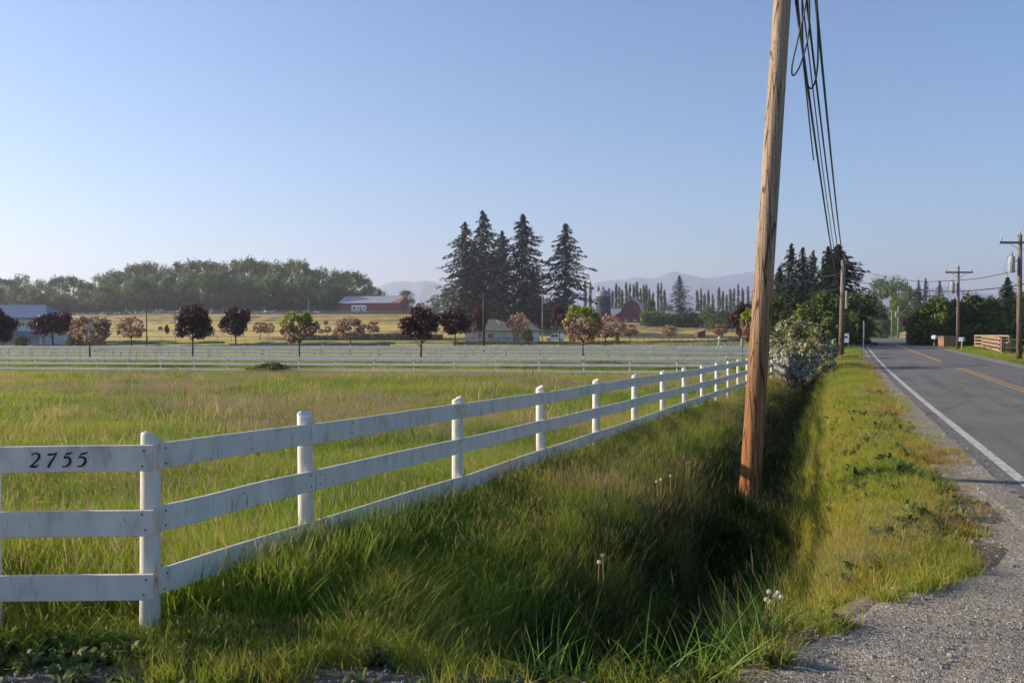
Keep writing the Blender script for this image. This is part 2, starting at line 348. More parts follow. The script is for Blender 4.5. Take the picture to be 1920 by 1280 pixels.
def build_ground():
    yr = np.concatenate([np.linspace(-60, 3, 18), np.arange(3.3, 16, .14), np.arange(16, 32, .3), np.arange(32, 70, .7), np.arange(70, 110, 1.5), np.arange(110, 450, 3.0), np.geomspace(455, 12500, 40)])
    sc = np.concatenate([-np.geomspace(6500, 470, 24), np.arange(-460, -90, 5), np.arange(-90, -14, 1.0), np.arange(-14, -7, .28), np.arange(-7, .6, .13), np.arange(.6, 6, .6), np.arange(6, 10, .2), np.arange(10, 40, 1.5), np.arange(40, 130, 6), np.geomspace(135, 6500, 24)])
    S, Y = np.meshgrid(sc, yr); X = XL(Y) + S
    Z = ground_z(X, Y)
    nY, nS = S.shape
    V = np.stack([X, Y, Z], -1).reshape(-1, 3)
    idx = np.arange(nY * nS).reshape(nY, nS)
    Fq = np.stack([idx[:-1, :-1], idx[:-1, 1:], idx[1:, 1:], idx[1:, :-1]], -1).reshape(-1, 4)
    u = 960 + F * X / np.maximum(Y, 1)
    C = np.zeros(X.shape + (4,)); C[..., 3] = 1
    def put(mask, col):
        for k in range(3): C[..., k] = C[..., k] * (1 - mask) + col[k] * mask
    put(np.ones_like(X), (.20, .23, .040))
    put(sstep(80, 110, Y), (.36, .33, .08))
    put(sstep(228, 236, Y) * (S < -30), (.52, .40, .13))
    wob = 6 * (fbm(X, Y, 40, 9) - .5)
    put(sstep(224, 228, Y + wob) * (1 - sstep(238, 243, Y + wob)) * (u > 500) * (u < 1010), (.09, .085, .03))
    put(sstep(371, 376, Y + wob), (.20, .20, .07))
    put(sstep(430, 480, Y), (.06, .075, .03))
    rv = sstep(-30, -20, S); put(rv * sstep(60, 100, Y), (.19, .21, .04))
    put(sstep(-2.8, -2.2, S) * (1 - sstep(-.9, -.3, S)), (.20, .19, .04))
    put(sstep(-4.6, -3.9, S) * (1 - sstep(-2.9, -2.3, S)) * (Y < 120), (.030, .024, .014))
    put(sstep(-1.5, -1.1, S) * (1 - sstep(RW + .6, RW + 1.1, S)), (.19, .15, .085))
    put(sstep(-.55, -.05, Yedge(X) - Y) * (S < .2), (.20, .165, .115))
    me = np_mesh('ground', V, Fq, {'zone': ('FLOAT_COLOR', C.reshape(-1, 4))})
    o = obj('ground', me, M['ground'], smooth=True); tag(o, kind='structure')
build_ground()

def strip(name, s0, s1, y0, y1, dy, dz, mat, ns=2, crown=True, edge=0.0, geom=False):
    yr = np.arange(y0, y1 + dy, dy) if not geom else np.concatenate([np.arange(y0, 120, dy), np.geomspace(120, y1, 60)])
    ss = np.linspace(0, 1, ns); S, Y = np.meshgrid(ss, yr)
    a = np.full_like(Y, s0) + edge * (fbm(Y * 0 + 1.7, Y, .8, 2) - .5); b = np.full_like(Y, s1)
    S = a + (b - a) * S; X = XL(Y) + S
    Z = zroad(Y) + dz + (.05 * (1 - np.abs((S - RW / 2) / (RW / 2)) ** 1.5).clip(0, 1) if crown else 0)
    n, k = S.shape; idx = np.arange(n * k).reshape(n, k)
    me = np_mesh(name, np.stack([X, Y, Z], -1).reshape(-1, 3), np.stack([idx[:-1, :-1], idx[:-1, 1:], idx[1:, 1:], idx[1:, :-1]], -1).reshape(-1, 4), {'lat': ('FLOAT_VECTOR', np.stack([S, Y, Y * 0], -1).reshape(-1, 3))})
    o = obj(name, me, mat, smooth=True); return o
tag(strip('road', -.30, RW + .32, -60, 2400, .8, .004, M['asphalt'], 14, True, .14, True), kind='structure')
for nm, s0, s1, mt, a, b in (('edge_line', -.07, .07, 'wline', -40, 92), ('edge_line', RW - .06, RW + .06, 'wline', -40, 200),
                             ('centre_line', RW / 2 - .17, RW / 2 - .06, 'yline', -40, 40), ('centre_line', RW / 2 + .06, RW / 2 + .17, 'yline', -40, 40),
                             ('centre_line', RW / 2 - .10, RW / 2 + .14, 'yline', 47, 96), ('centre_line', RW / 2 - .05, RW / 2 + .05, 'yline', 102, 185)):
    tag(strip(nm, s0, s1, a, b, .8, .012, M[mt], 3, True), kind='structure')

def build_driveway():
    xs = np.arange(-14, 6.2, .09); vs = np.concatenate([np.linspace(0, .6, 16), np.linspace(.62, 1, 50)])
    Vv, X = np.meshgrid(vs, xs); e = Yedge(X) + .16 * (fbm(X, X * 0 + 8, .28, 6) - .5) - .02
    Y = lerp(-9.0, e, Vv)
    Z = ground_z(X, Y, False) + .012 + .035 * (fbm(X, Y, .8, 12) - .5) + .014 * (vn(X, Y, .1, 13) - .5)
    Z = Z - .05 * sstep(.985, 1.0, Vv)
    n, k = X.shape; idx = np.arange(n * k).reshape(n, k)
    keep = (X - XL(Y)) < -.15
    q = np.stack([idx[:-1, :-1], idx[1:, :-1], idx[1:, 1:], idx[:-1, 1:]], -1).reshape(-1, 4)
    kk = keep.ravel(); q = q[kk[q].all(1)]
    me = np_mesh('driveway', np.stack([X, Y, Z], -1).reshape(-1, 3), q)
    tag(obj('driveway', me, M['gravel'], smooth=True), kind='structure')
build_driveway()
def build_shoulder(name, a, b, inner, y0, y1, seed, edge):
    yr = np.concatenate([np.arange(y0, 60, .15), np.arange(60, y1, 1.0)]); ss = np.linspace(0, 1, 9); T, Y = np.meshgrid(ss, yr)
    out = a + edge * (fbm(Y * 0 + seed, Y, 1.3, seed, 4) - .5)
    S = lerp(out, inner, T); X = XL(Y) + S
    Z = np.maximum(ground_z(X, Y, False), zroad(Y) - .12) + .006 - .06 * (T < .01) + .02 * (vn(X, Y, .3, seed) - .5)
    n, k = S.shape; idx = np.arange(n * k).reshape(n, k)
    me = np_mesh(name, np.stack([X, Y, Z], -1).reshape(-1, 3), np.stack([idx[:-1, :-1], idx[:-1, 1:], idx[1:, 1:], idx[1:, :-1]], -1).reshape(-1, 4))
    tag(obj(name, me, M['gravel'], smooth=True), kind='structure')
build_shoulder('road_shoulder', -.85, 0, -.28, 6.0, 140, 21, .9)
build_shoulder('road_shoulder', RW + .75, 0, RW + .28, -40, 140, 22, .6)
# paved side drive crossing the ditch further on
def side_drive():
    xs = np.linspace(0, 1, 60); ws = np.linspace(-1, 1, 7); Wd, Tt = np.meshgrid(ws, xs)
    s = lerp(-30, -.1, Tt); Yc = 47.0 + 1.1 * (1 - Tt) ** 1 * 3.0; Y = Yc + Wd * (1.5 + .9 * sstep(.9, 1, Tt)); X = XL(Y) + s
    Z = ground_z(X, Y, False) + .03
    n, k = X.shape; idx = np.arange(n * k).reshape(n, k)
    me = np_mesh('side_drive', np.stack([X, Y, Z], -1).reshape(-1, 3), np.stack([idx[:-1, :-1], idx[1:, :-1], idx[1:, 1:], idx[:-1, 1:]], -1).reshape(-1, 4))
    tag(obj('side_drive', me, M['asphalt'], smooth=True), kind='structure')
side_drive()
# ------------------------------------------------------------------ mountains
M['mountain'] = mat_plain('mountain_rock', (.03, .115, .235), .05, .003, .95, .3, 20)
def mountain(pts, Y):
    u = np.array([p[0] for p in pts], float); y = np.array([p[1] for p in pts], float)
    uu = np.linspace(u[0], u[-1], 160); X = UX(uu, Y)
    top = ZY(np.interp(uu, u, y), Y) + 14 * (fbm(uu, uu * 0, 22, 31, 4) - .5) * 2
    rows = []
    for k, (dy, f) in enumerate(((-1400, -.02), (-950, .35), (-500, .68), (-160, .92), (0, 1.0), (350, .7), (1000, 0.0))):
        rr = .12 * (fbm(uu, uu * 0 + k * 5, 14, 40 + k, 3) - .5) * (1 if 0 < f < 1 else 0)
        rows.append(np.stack([X * (1 + dy / Y * .5), np.full_like(X, Y + dy), np.maximum(top, 4) * (f + rr) - (10 if f <= 0 else 0)], -1))
    V = np.array(rows); n, k = V.shape[:2]; idx = np.arange(n * k).reshape(n, k)
    me = np_mesh('mountain', V.reshape(-1, 3), np.stack([idx[:-1, :-1], idx[:-1, 1:], idx[1:, 1:], idx[1:, :-1]], -1).reshape(-1, 4))
    tag(obj('mountain', me, M['mountain'], smooth=True), kind='structure')
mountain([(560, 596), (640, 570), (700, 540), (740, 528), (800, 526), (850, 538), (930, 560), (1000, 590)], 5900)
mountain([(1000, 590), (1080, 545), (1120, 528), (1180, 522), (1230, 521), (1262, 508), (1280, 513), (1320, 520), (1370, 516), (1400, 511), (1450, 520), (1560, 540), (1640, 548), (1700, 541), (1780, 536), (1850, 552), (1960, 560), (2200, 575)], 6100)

# ------------------------------------------------------------------ grass
def blades_mesh(name, n, rad, h0, h1, w, lean, seedp=0.0, bend=.35, seed=0, flop=0.0, seg=3):
    r = np.random.default_rng(seed)
    V = []; Q = []; Hh = []; Sd = []
    for i in range(n):
        a = r.random() * 2 * math.pi; q = rad * math.sqrt(r.random()); bx, by = q * math.cos(a), q * math.sin(a)
        h = r.uniform(h0, h1); d = r.random() * 2 * math.pi; ln = abs(r.normal(0, lean)) * h; bd = r.uniform(.2, 1) * bend * h
        dx, dy = math.cos(d), math.sin(d); f = r.random() * math.pi; sx, sy = math.cos(f), math.sin(f); ww = w * r.uniform(.7, 1.3)
        if flop and r.random() < flop: bd *= 2.4
        isd = r.random() < seedp
        base = len(V)
        if isd: ww *= .45
        for k in range(seg + 1):
            t = k / seg; o = ln * t + bd * t * t; z = h * t - bd * .35 * t * t
            wk = ww * (1 - t ** 1.6) * .5 + ww * .03
            cx, cy_ = bx + dx * o, by + dy * o
            V.append((cx - sx * wk, cy_ - sy * wk, z)); V.append((cx + sx * wk, cy_ + sy * wk, z)); Hh += [t, t]; Sd += [0, 0]
        for k in range(seg): Q.append((base + 2 * k, base + 2 * k + 1, base + 2 * k + 3, base + 2 * k + 2))
        if isd:
            o = ln + bd; cx, cy_ = bx + dx * o, by + dy * o; z = h - bd * .35; hl = h * r.uniform(.13, .22); hw = w * r.uniform(.38, .65)
            for g in (0, 1):
                gx, gy = (sx, sy) if g == 0 else (-sy, sx); b2 = len(V)
                for (tz, tw) in ((-.15, .2), (.45, 1.0), (1.0, .15)):
                    V.append((cx + dx * tz * hl * .35 - gx * hw * tw, cy_ + dy * tz * hl * .35 - gy * hw * tw, z + hl * tz)); V.append((cx + dx * tz * hl * .35 + gx * hw * tw, cy_ + dy * tz * hl * .35 + gy * hw * tw, z + hl * tz)); Hh += [1, 1]; Sd += [1, 1]
                for k in range(2): Q.append((b2 + 2 * k, b2 + 2 * k + 1, b2 + 2 * k + 3, b2 + 2 * k + 2))
    return np_mesh(name, np.array(V), np.array(Q), {'h': ('FLOAT', np.array(Hh)), 'seed': ('FLOAT', np.array(Sd))})

def proto_collection(name, meshes, mat):
    c = bpy.data.collections.new(name)
    for k, me in enumerate(meshes):
        if not me.materials: me.materials.append(mat)
        o = bpy.data.objects.new('%s_%02d' % (name, k), me); c.objects.link(o)
    return c

def scatter(name, P, coll, nvar, label, cat, scl, tint, tilt=.12, seed=0, zs=None, idx=None, kind='stuff'):
    r = np.random.default_rng(seed); n = len(P)
    me = bpy.data.meshes.new(name); me.vertices.add(n); me.vertices.foreach_set('co', np.ascontiguousarray(P, np.float32).ravel())
    rot = np.stack([r.normal(0, tilt, n), r.normal(0, tilt, n), r.random(n) * 6.283], -1).astype(np.float32)
    sv = np.stack([scl, scl, scl if zs is None else zs], -1).astype(np.float32)
    for nm, ty, dat, key in (('rot', 'FLOAT_VECTOR', rot, 'vector'), ('scl', 'FLOAT_VECTOR', sv, 'vector'), ('tint', 'FLOAT', np.asarray(tint, np.float32), 'value')):
        a = me.attributes.new(nm, ty, 'POINT'); a.data.foreach_set(key, np.ascontiguousarray(dat).ravel())
    a = me.attributes.new('idx', 'INT', 'POINT'); a.data.foreach_set('value', (r.integers(0, nvar, n) if idx is None else idx).astype(np.int32))
    o = bpy.data.objects.new(name, me); COL.objects.link(o); tag(o, label, cat, None, kind)
    g = bpy.data.node_groups.new(name + '_nodes', 'GeometryNodeTree')
    g.interface.new_socket('Geometry', in_out='INPUT', socket_type='NodeSocketGeometry'); g.interface.new_socket('Geometry', in_out='OUTPUT', socket_type='NodeSocketGeometry')
    gi = g.nodes.new('NodeGroupInput'); go = g.nodes.new('NodeGroupOutput')
    ci = g.nodes.new('GeometryNodeCollectionInfo'); ci.inputs[0].default_value = coll; ci.inputs[1].default_value = True; ci.inputs[2].default_value = True
    ip = g.nodes.new('GeometryNodeInstanceOnPoints'); ip.inputs['Pick Instance'].default_value = True
    def na(nm, ty):
        q = g.nodes.new('GeometryNodeInputNamedAttribute'); q.data_type = ty; q.inputs[0].default_value = nm
        return [s for s in q.outputs if s.enabled and s.name == 'Attribute'][0]
    e2r = g.nodes.new('FunctionNodeEulerToRotation')
    g.links.new(gi.outputs[0], ip.inputs['Points']); g.links.new(ci.outputs[0], ip.inputs['Instance'])
    g.links.new(na('idx', 'INT'), ip.inputs['Instance Index']); g.links.new(na('rot', 'FLOAT_VECTOR'), e2r.inputs[0]); g.links.new(e2r.outputs[0], ip.inputs['Rotation'])
    g.links.new(na('scl', 'FLOAT_VECTOR'), ip.inputs['Scale']); g.links.new(ip.outputs[0], go.inputs[0])
    md = o.modifiers.new('scatter', 'NODES'); md.node_group = g
    return o

def cand(n, y0, y1, u0, u1, power, seed):
    # random ground points; density falls with distance as Y**-power
    r = np.random.default_rng(seed); e = 2 - power; q = r.random(n)
    Y = (y0 ** e + q * (y1 ** e - y0 ** e)) ** (1 / e) if abs(e) > 1e-6 else y0 * (y1 / y0) ** q
    u = r.uniform(u0, u1, n); return UX(u, Y), Y

GREENS = [(0, (.10, .20, .014)), (.3, (.21, .31, .022)), (.6, (.35, .37, .045)), (.82, (.44, .37, .11)), (1, (.45, .33, .18))]
M['field_grass'] = mat_grass('field_grass', GREENS, (.42, .30, .18), .48)
M['verge_grass'] = mat_grass('verge_grass', GREENS, (.42, .30, .13), .48)
M['seed_grass'] = mat_grass('seed_grass', [(0, (.22, .23, .06)), (.5, (.36, .29, .14)), (1, (.44, .33, .22))], (.48, .35, .26), .4)
M['reed'] = mat_grass('reed_blade', [(0, (.07, .16, .018)), (.5, (.13, .25, .03)), (1, (.22, .31, .06))], (.2, .15, .07), .4, (.3, .38, .08), .3)
M['short_grass'] = mat_grass('short_grass', [(0, (.14, .23, .018)), (.4, (.28, .32, .028)), (.7, (.39, .35, .05)), (1, (.42, .23, .06))], (.42, .30, .10), .42)
M['weed'] = mat_grass('weed_leaf', [(0, (.04, .09, .016)), (.5, (.08, .14, .03)), (1, (.16, .19, .05))], (.3, .15, .03), .35, (.2, .22, .06), .2)

c_field = proto_collection('field_clump', [blades_mesh('field_clump', 36, .15, .08, .27, .0075, .35, .04, .5, 50 + k, .2) for k in range(5)], M['field_grass'])
c_fieldfar = proto_collection('far_clump', [blades_mesh('far_clump', 40, .42, .10, .28, .018, .35, .08, .5, 60 + k, .2, 2) for k in range(4)], M['field_grass'])
c_tall = proto_collection('tall_clump', [blades_mesh('tall_clump', 34, .13, .22, .50, .0075, .22, .0, .35, 70 + k, .15, 4) for k in range(4)] +
                          [blades_mesh('tall_seed_clump', 24, .12, .28, .56, .006, .16, .5, .22, 75 + k, .1, 4) for k in range(4)], M['verge_grass'])
M['sedge'] = mat_grass('shade_dark_blade', [(0, (.022, .045, .008)), (.5, (.045, .085, .012)), (1, (.10, .13, .025))], (.16, .11, .05), .2, (.12, .14, .03), .25)  # ditch shade put into the blade colour: darker, less translucent grass
c_sedge = proto_collection('ditch_clump', [blades_mesh('ditch_clump', 30, .14, .22, .55, .009, .25, .08, .4, 170 + k, .2, 4) for k in range(5)], M['sedge'])
c_seed = proto_collection('seed_clump', [blades_mesh('seed_clump', 44, .26, .22, .42, .006, .3, .75, .35, 80 + k, .2, 3) for k in range(4)], M['seed_grass'])
c_reed = proto_collection('reed_clump', [blades_mesh('reed_clump', 12, .12, .22, .52, .0105, .40, 0, .6, 90 + k, .35, 5) for k in range(4)], M['reed'])
c_short = proto_collection('short_clump', [blades_mesh('short_clump', 40, .11, .035, .11, .005, .5, .06, .5, 100 + k, .2, 2) for k in range(5)], M['short_grass'])
def weed_mesh(name, seed):
    r = np.random.default_rng(seed); V = []; Q = []; Hh = []
    for k in range(r.integers(7, 12)):
        a = r.random() * 6.283; ln = r.uniform(.05, .13); up = r.uniform(.02, .12); w = ln * r.uniform(.18, .3); b = len(V); dx, dy = math.cos(a), math.sin(a)
        for (t, ww, z) in ((0, .15, 0), (.35, .9, .7), (.7, 1.0, 1.0), (1.0, .1, .75)):
            V += [(dx * ln * t - dy * w * ww, dy * ln * t + dx * w * ww, up * z), (dx * ln * t + dy * w * ww, dy * ln * t - dx * w * ww, up * z + .005)]; Hh += [t, t]
        for q in range(3): Q.append((b + 2 * q, b + 2 * q + 1, b + 2 * q + 3, b + 2 * q + 2))
    return np_mesh(name, np.array(V), np.array(Q), {'h': ('FLOAT', np.array(Hh)), 'seed': ('FLOAT', np.zeros(len(V)))})
c_weed = proto_collection('weed_clump', [weed_mesh('weed_clump', 110 + k) for k in range(5)], M['weed'])

def sfunc(X, Y): return X - XL(Y)
FS = -5.8
def green_tint(X, Y, lo, hi, sc=3.0, seed=0): return np.clip(lo + (hi - lo) * (fbm(X, Y, sc, 20 + seed) - .28) / .44, 0, 1)

# paddock, near part
X, Y = cand(26000, 5.0, 24, -260, 1700, 1.05, 1); s = sfunc(X, Y)
k = (s < FS + .25) & (Y > Yedge(X) + .35); X, Y = X[k], Y[k]; n = len(X)
big = fbm(X, Y, 2.4, 3, 2); rs = np.random.default_rng(5)
P = np.stack([X, Y, ground_z(X, Y, False) - .015], -1)
nearf = 1 + .45 * (1 - sstep(5.5, 9, Y))
scl = rs.uniform(.8, 1.3, n); zs = scl * (.55 + 1.15 * big ** 1.3) * nearf * (1 - .62 * (Y < 5.45))
scatter('paddock_grass', P, c_field, 5, 'green and straw coloured rough grass inside the white paddock fence', 'grass', scl, green_tint(X, Y, .05, .60, 2.5), .14, 1, zs)
# paddock, farther part and out to the back fences
X, Y = cand(46000, 19, 80, -260, 1520, 1.25, 2); s = sfunc(X, Y); tt = X * SA + Y * CA
k = (s < FS + .25) & (tt < 66); X, Y, tt = X[k], Y[k], tt[k]; n = len(X); rs = np.random.default_rng(6)
big = fbm(X, Y, 4.0, 7, 3)
P = np.stack([X, Y, ground_z(X, Y, False) - .02], -1); scl = rs.uniform(.7, 1.2, n) * (.75 + .25 * sstep(20, 50, Y)); zs = rs.uniform(.55, 1.0, n) * (.25 + 2.6 * big ** 2.2)
scatter('distant_paddock_grass', P, c_fieldfar, 4, 'lighter distant grass reaching to the cross fences', 'grass', scl, np.clip(green_tint(X, Y, .12, .70, 7) - .12 * (tt > 49.5), 0, 1), .14, 2, zs)
# dry seed-head grass in patches
X, Y = cand(15000, 9, 62, -260, 1500, 1.2, 3); s = sfunc(X, Y); tt = X * SA + Y * CA
pat = fbm(X * .6, Y * 1.3, 5.0, 15, 4); k = (s < FS - .3) & (pat > .52) & (tt < 48.5) & (np.random.default_rng(9).random(len(X)) < np.clip((pat - .50) * 9, 0, 1) * (.15 + .85 * sstep(10, 20, Y)))
X, Y = X[k], Y[k]; n = len(X); rs = np.random.default_rng(8); scl = rs.uniform(.7, 1.15, n)
scatter('seeding_dry_grass', np.stack([X, Y, ground_z(X, Y, False) - .02], -1), c_seed, 4, 'pinkish tan seeding grass in patches across the paddock', 'grass', scl, np.clip(rs.normal(.6, .22, n), 0, 1), .15, 3, scl * rs.uniform(.7, 1.1, n))
# darker tussocks dotted over the paddock
X, Y = cand(1500, 9, 62, -260, 1480, .9, 14); s = sfunc(X, Y); tt = X * SA + Y * CA; rs = np.random.default_rng(23)
k = (s < FS - .5) & (tt < 48) & (fbm(X, Y, 6, 95) > .42); X, Y = X[k], Y[k]; n = len(X); cl = rs.uniform(.6, 1.5, n)
scatter('grass_tussocks', np.stack([X, Y, ground_z(X, Y, False) - .03], -1), c_fieldfar, 4, 'coarse taller tussocks dotted over the paddock', 'grass', cl, np.clip(rs.choice([.02, .12, .85, .95], n) + rs.normal(0, .05, n), 0, 1), .12, 14, cl * rs.uniform(1.1, 1.9, n))
# tall verge between fence and ditch
X, Y = cand(21000, 4.7, 46, -250, 1700, 1.35, 4); s = sfunc(X, Y)
k = (s > FS - .35) & (s < -4.0 - .08 * (1 - sstep(6.5, 9.5, Y)) + .5 * fbm(X, Y, .7, 2)) & (Y > Yedge(X) + .28); X, Y, s = X[k], Y[k], s[k]; n = len(X); rs = np.random.default_rng(10)
P = np.stack([X, Y, ground_z(X, Y, False) - .02], -1); scl = rs.uniform(.85, 1.25, n) * (1 + .5 * sstep(15, 40, Y))
lush = fbm(X, Y, 1.5, 25, 3); zs = rs.uniform(.6, 1.15, n) * (.62 + .76 * fbm(X, Y, .75, 97, 2)) * (.36 + .48 * lush + .1 * sstep(6, 10, Y)) * (.55 + .45 * sstep(.25, .9, Y - Yedge(X))) * (1 - .3 * sstep(10, 20, Y)) * (1 + .70 * sstep(-5.0, -4.2, s)) * (1 - .6 * (np.abs(s - FS) < .6) * (1 - sstep(5.3, 6.2, Y))) * (1 - .65 * (X < -1.0) * (Y < 5.5))
seedy = rs.random(n) < np.clip(.10 + .36 * sstep(7, 11, Y) + 1.2 * (fbm(X, Y, 2.2, 33) - .4) + .25 * sstep(7, 12, Y), .08, .9)
idx = np.where(seedy, rs.integers(4, 8, n), rs.integers(0, 4, n))
scatter('tall_verge_grass', P, c_tall, 8, 'tall seeding green grass between the white fence and the ditch', 'grass', scl, np.clip(green_tint(X, Y, 0, .62, 1.6, 4) + .20 * sstep(8, 14, Y) + .16 * seedy, 0, 1), .12, 4, zs, idx)
# ditch grass and reeds
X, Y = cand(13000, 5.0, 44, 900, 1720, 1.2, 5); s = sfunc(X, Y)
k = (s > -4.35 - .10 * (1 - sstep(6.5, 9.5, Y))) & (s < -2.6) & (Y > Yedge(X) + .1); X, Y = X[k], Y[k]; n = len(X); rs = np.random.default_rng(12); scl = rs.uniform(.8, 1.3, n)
scatter('ditch_grass', np.stack([X, Y, ground_z(X, Y, False) - .02], -1), c_sedge, 5, 'green grass growing down in the ditch, shade painted into its colour', 'grass', scl, np.clip(green_tint(X, Y, 0, .7, 1.2, 7), 0, 1), .14, 5, scl * rs.uniform(.5, 1.15, n))
X, Y = cand(900, 4.5, 14, 1000, 1620, .6, 6); s = sfunc(X, Y)
k = (s > -4.2) & (s < -2.5) & (Y > Yedge(X) + .05) & ((fbm(X, Y, 1.1, 44) > .5) | (Y < 5.6)); X, Y = X[k], Y[k]; n = len(X); rs = np.random.default_rng(13); scl = rs.uniform(.7, 1.15, n)
scatter('ditch_reeds', np.stack([X, Y, ground_z(X, Y, False) - .02], -1), c_reed, 4, 'broad bright green reed blades at the ditch end beside the gravel', 'reeds', scl, rs.random(n), .18, 6, scl * (1 - .25 * sstep(5, 6.5, Y)))
# short grass on the road side of the ditch and beyond the road
X, Y = cand(26000, 5.2, 46, 1250, 2150, 1.2, 7); s = sfunc(X, Y); rs = np.random.default_rng(14)
edge = -.95 + .9 * (fbm(X * 0 + 21, Y, 1.3, 21, 4) - .5)
thin = sstep(-.25, .9, edge + .35 - s + .9 * (fbm(X, Y, .45, 51) - .5))
k = (s > -2.95) & (s < edge + .55) & (Y > Yedge(X) + .02) & (rs.random(len(X)) < thin * sstep(-.05, .75, Y - Yedge(X) + .5 * (fbm(X, Y, .35, 52) - .5))); X, Y, s = X[k], Y[k], s[k]; n = len(X); scl = rs.uniform(.8, 1.3, n) * (1 + .8 * sstep(14, 40, Y))
tallf = 1 + 1.9 * sstep(-2.0, -2.8, s)
red = sstep(-1.75, -.9, s) * .34 + .5 * np.clip(fbm(X, Y, 1.3, 55, 4) - .42, 0, 1)
scatter('roadside_grass', np.stack([X, Y, ground_z(X, Y, False) - .008], -1), c_short, 5, 'short yellow green grass on the bank between ditch and road', 'grass', scl, np.clip(green_tint(X, Y, .10, .62, 1.4, 9) + red, 0, 1), .15, 7, scl * tallf * rs.uniform(.7, 1.2, n))
X, Y = cand(16000, 44, 140, 1350, 2150, 1.3, 8); s = sfunc(X, Y); rs = np.random.default_rng(15)
k = ((s > -9) & (s < -1.0) & (np.abs(Y - 47.0 - (1 - (s + 30) / 29.9) * 3.3) > 2.3)) | ((s > RW + .9) & (s < 26)); X, Y = X[k], Y[k]; n = len(X); scl = rs.uniform(.7, 1.2, n)
scatter('far_roadside_grass', np.stack([X, Y, ground_z(X, Y, False) - .01], -1), c_fieldfar, 4, 'mown grass along both sides of the far road', 'grass', scl, green_tint(X, Y, .15, .6, 6, 2), .15, 8, scl * .55)
# weeds and dead stalks mixed into the roadside bank
X, Y = cand(1500, 5.6, 26, 1300, 1950, 1.0, 15); s = sfunc(X, Y); rs = np.random.default_rng(24)
k = (s > -2.7) & (s < -.95) & (Y > Yedge(X) + .3) & (fbm(X, Y, .8, 98) > .5); X, Y = X[k], Y[k]; n = len(X); cl = rs.uniform(.4, 1.0, n)
scatter('roadside_weeds', np.stack([X, Y, ground_z(X, Y, False) + .01], -1), c_weed, 5, 'broad leaved weeds dotted through the roadside bank grass', 'weeds', cl, rs.random(n), .3, 15)
X, Y = cand(700, 5.6, 26, 1300, 1950, 1.0, 16); s = sfunc(X, Y); rs = np.random.default_rng(25)
k = (s > -2.9) & (s < -1.1) & (Y > Yedge(X) + .3) & (fbm(X, Y, 1.2, 99) > .52); X, Y = X[k], Y[k]; n = len(X); cl = rs.uniform(.35, .6, n)
scatter('roadside_dry_stalks', np.stack([X, Y, ground_z(X, Y, False)], -1), c_seed, 4, 'thin dry reddish stalks standing in the roadside bank grass', 'grass', cl, rs.random(n), .2, 16, cl)
# weeds and short stuff along the drive edge
X, Y = cand(5200, 4.2, 7.2, -260, 1980, .5, 9); s = sfunc(X, Y); rs = np.random.default_rng(16); d = Y - Yedge(X)
k = (d > -.28) & (d < .75) & (rs.random(len(X)) < 1 - sstep(-.25, -.02, -d) * .85) & (s < -1.0) & (fbm(X, Y, .45, 63) > np.where(X > 1.0, .60, .40)); X, Y = X[k], Y[k]; n = len(X); scl = rs.uniform(.35, .85, n)
scatter('drive_edge_weeds', np.stack([X, Y, ground_z(X, Y, False) + .005], -1), c_weed, 5, 'low broad leaved weeds along the gravel drive edge', 'weeds', scl, rs.random(n), .3, 9)
X, Y = cand(6000, 4.1, 7.4, -260, 1980, .5, 10); s = sfunc(X, Y); rs = np.random.default_rng(17); d = Y - Yedge(X)
k = (d > -.2) & (d < .7) & (s < -1.2) & (fbm(X, Y, .5, 61) > .42) & ((np.abs(s + 3.3) > 1.0) | (rs.random(len(X)) < .2)); X, Y = X[k], Y[k]; n = len(X); scl = rs.uniform(.7, 1.3, n)
scatter('drive_edge_grass', np.stack([X, Y, ground_z(X, Y, False)], -1), c_short, 5, 'sparse yellowing grass at the gravel drive edge', 'grass', scl, np.clip(rs.normal(.45, .25, n), 0, 1), .2, 10, scl * rs.uniform(.7, 1.7, n))
# leafy sprigs in the paddock: buttercups
def butter_mesh(seed):
    r = np.random.default_rng(seed); V = []; Q = []; Hh = []; Sd = []
    for k in range(3):
        x, y = r.normal(0, .05, 2); h = r.uniform(.22, .36); b = len(V)
        V += [(x - .0015, y, 0), (x + .0015, y, 0), (x + .0015, y, h), (x - .0015, y, h)]; Q.append((b, b + 1, b + 2, b + 3)); Hh += [0] * 4; Sd += [0] * 4
        for q in range(5):
            a = q * 1.2566; b = len(V); c, sn = math.cos(a), math.sin(a); w = .009
            V += [(x, y, h), (x + c * .008 - sn * w * .7, y + sn * .008 + c * w * .7, h + .004), (x + c * .018, y + sn * .018, h + .008), (x + c * .008 + sn * w * .7, y + sn * .008 - c * w * .7, h + .004)]
            Q.append((b, b + 1, b + 2, b + 3)); Hh += [0] * 4; Sd += [1] * 4
    return np_mesh('buttercup', np.array(V), np.array(Q), {'h': ('FLOAT', np.array(Hh)), 'seed': ('FLOAT', np.array(Sd))})
M['buttercup'] = mat_grass('buttercup_yellow', GREENS, (.75, .52, .02), .3)
c_but = proto_collection('buttercup', [butter_mesh(130 + k) for k in range(3)], M['buttercup'])
X, Y = cand(900, 6, 30, -100, 1500, 1.0, 11); s = sfunc(X, Y); k = (s < FS) & (fbm(X, Y, 3, 71) > .5); X, Y = X[k], Y[k]; n = len(X); rs = np.random.default_rng(18)
scatter('buttercups', np.stack([X, Y, ground_z(X, Y, False)], -1), c_but, 3, 'scattered tiny yellow buttercups in the paddock grass', 'flowers', rs.uniform(.8, 1.3, n), rs.random(n) * .5, .1, 11)

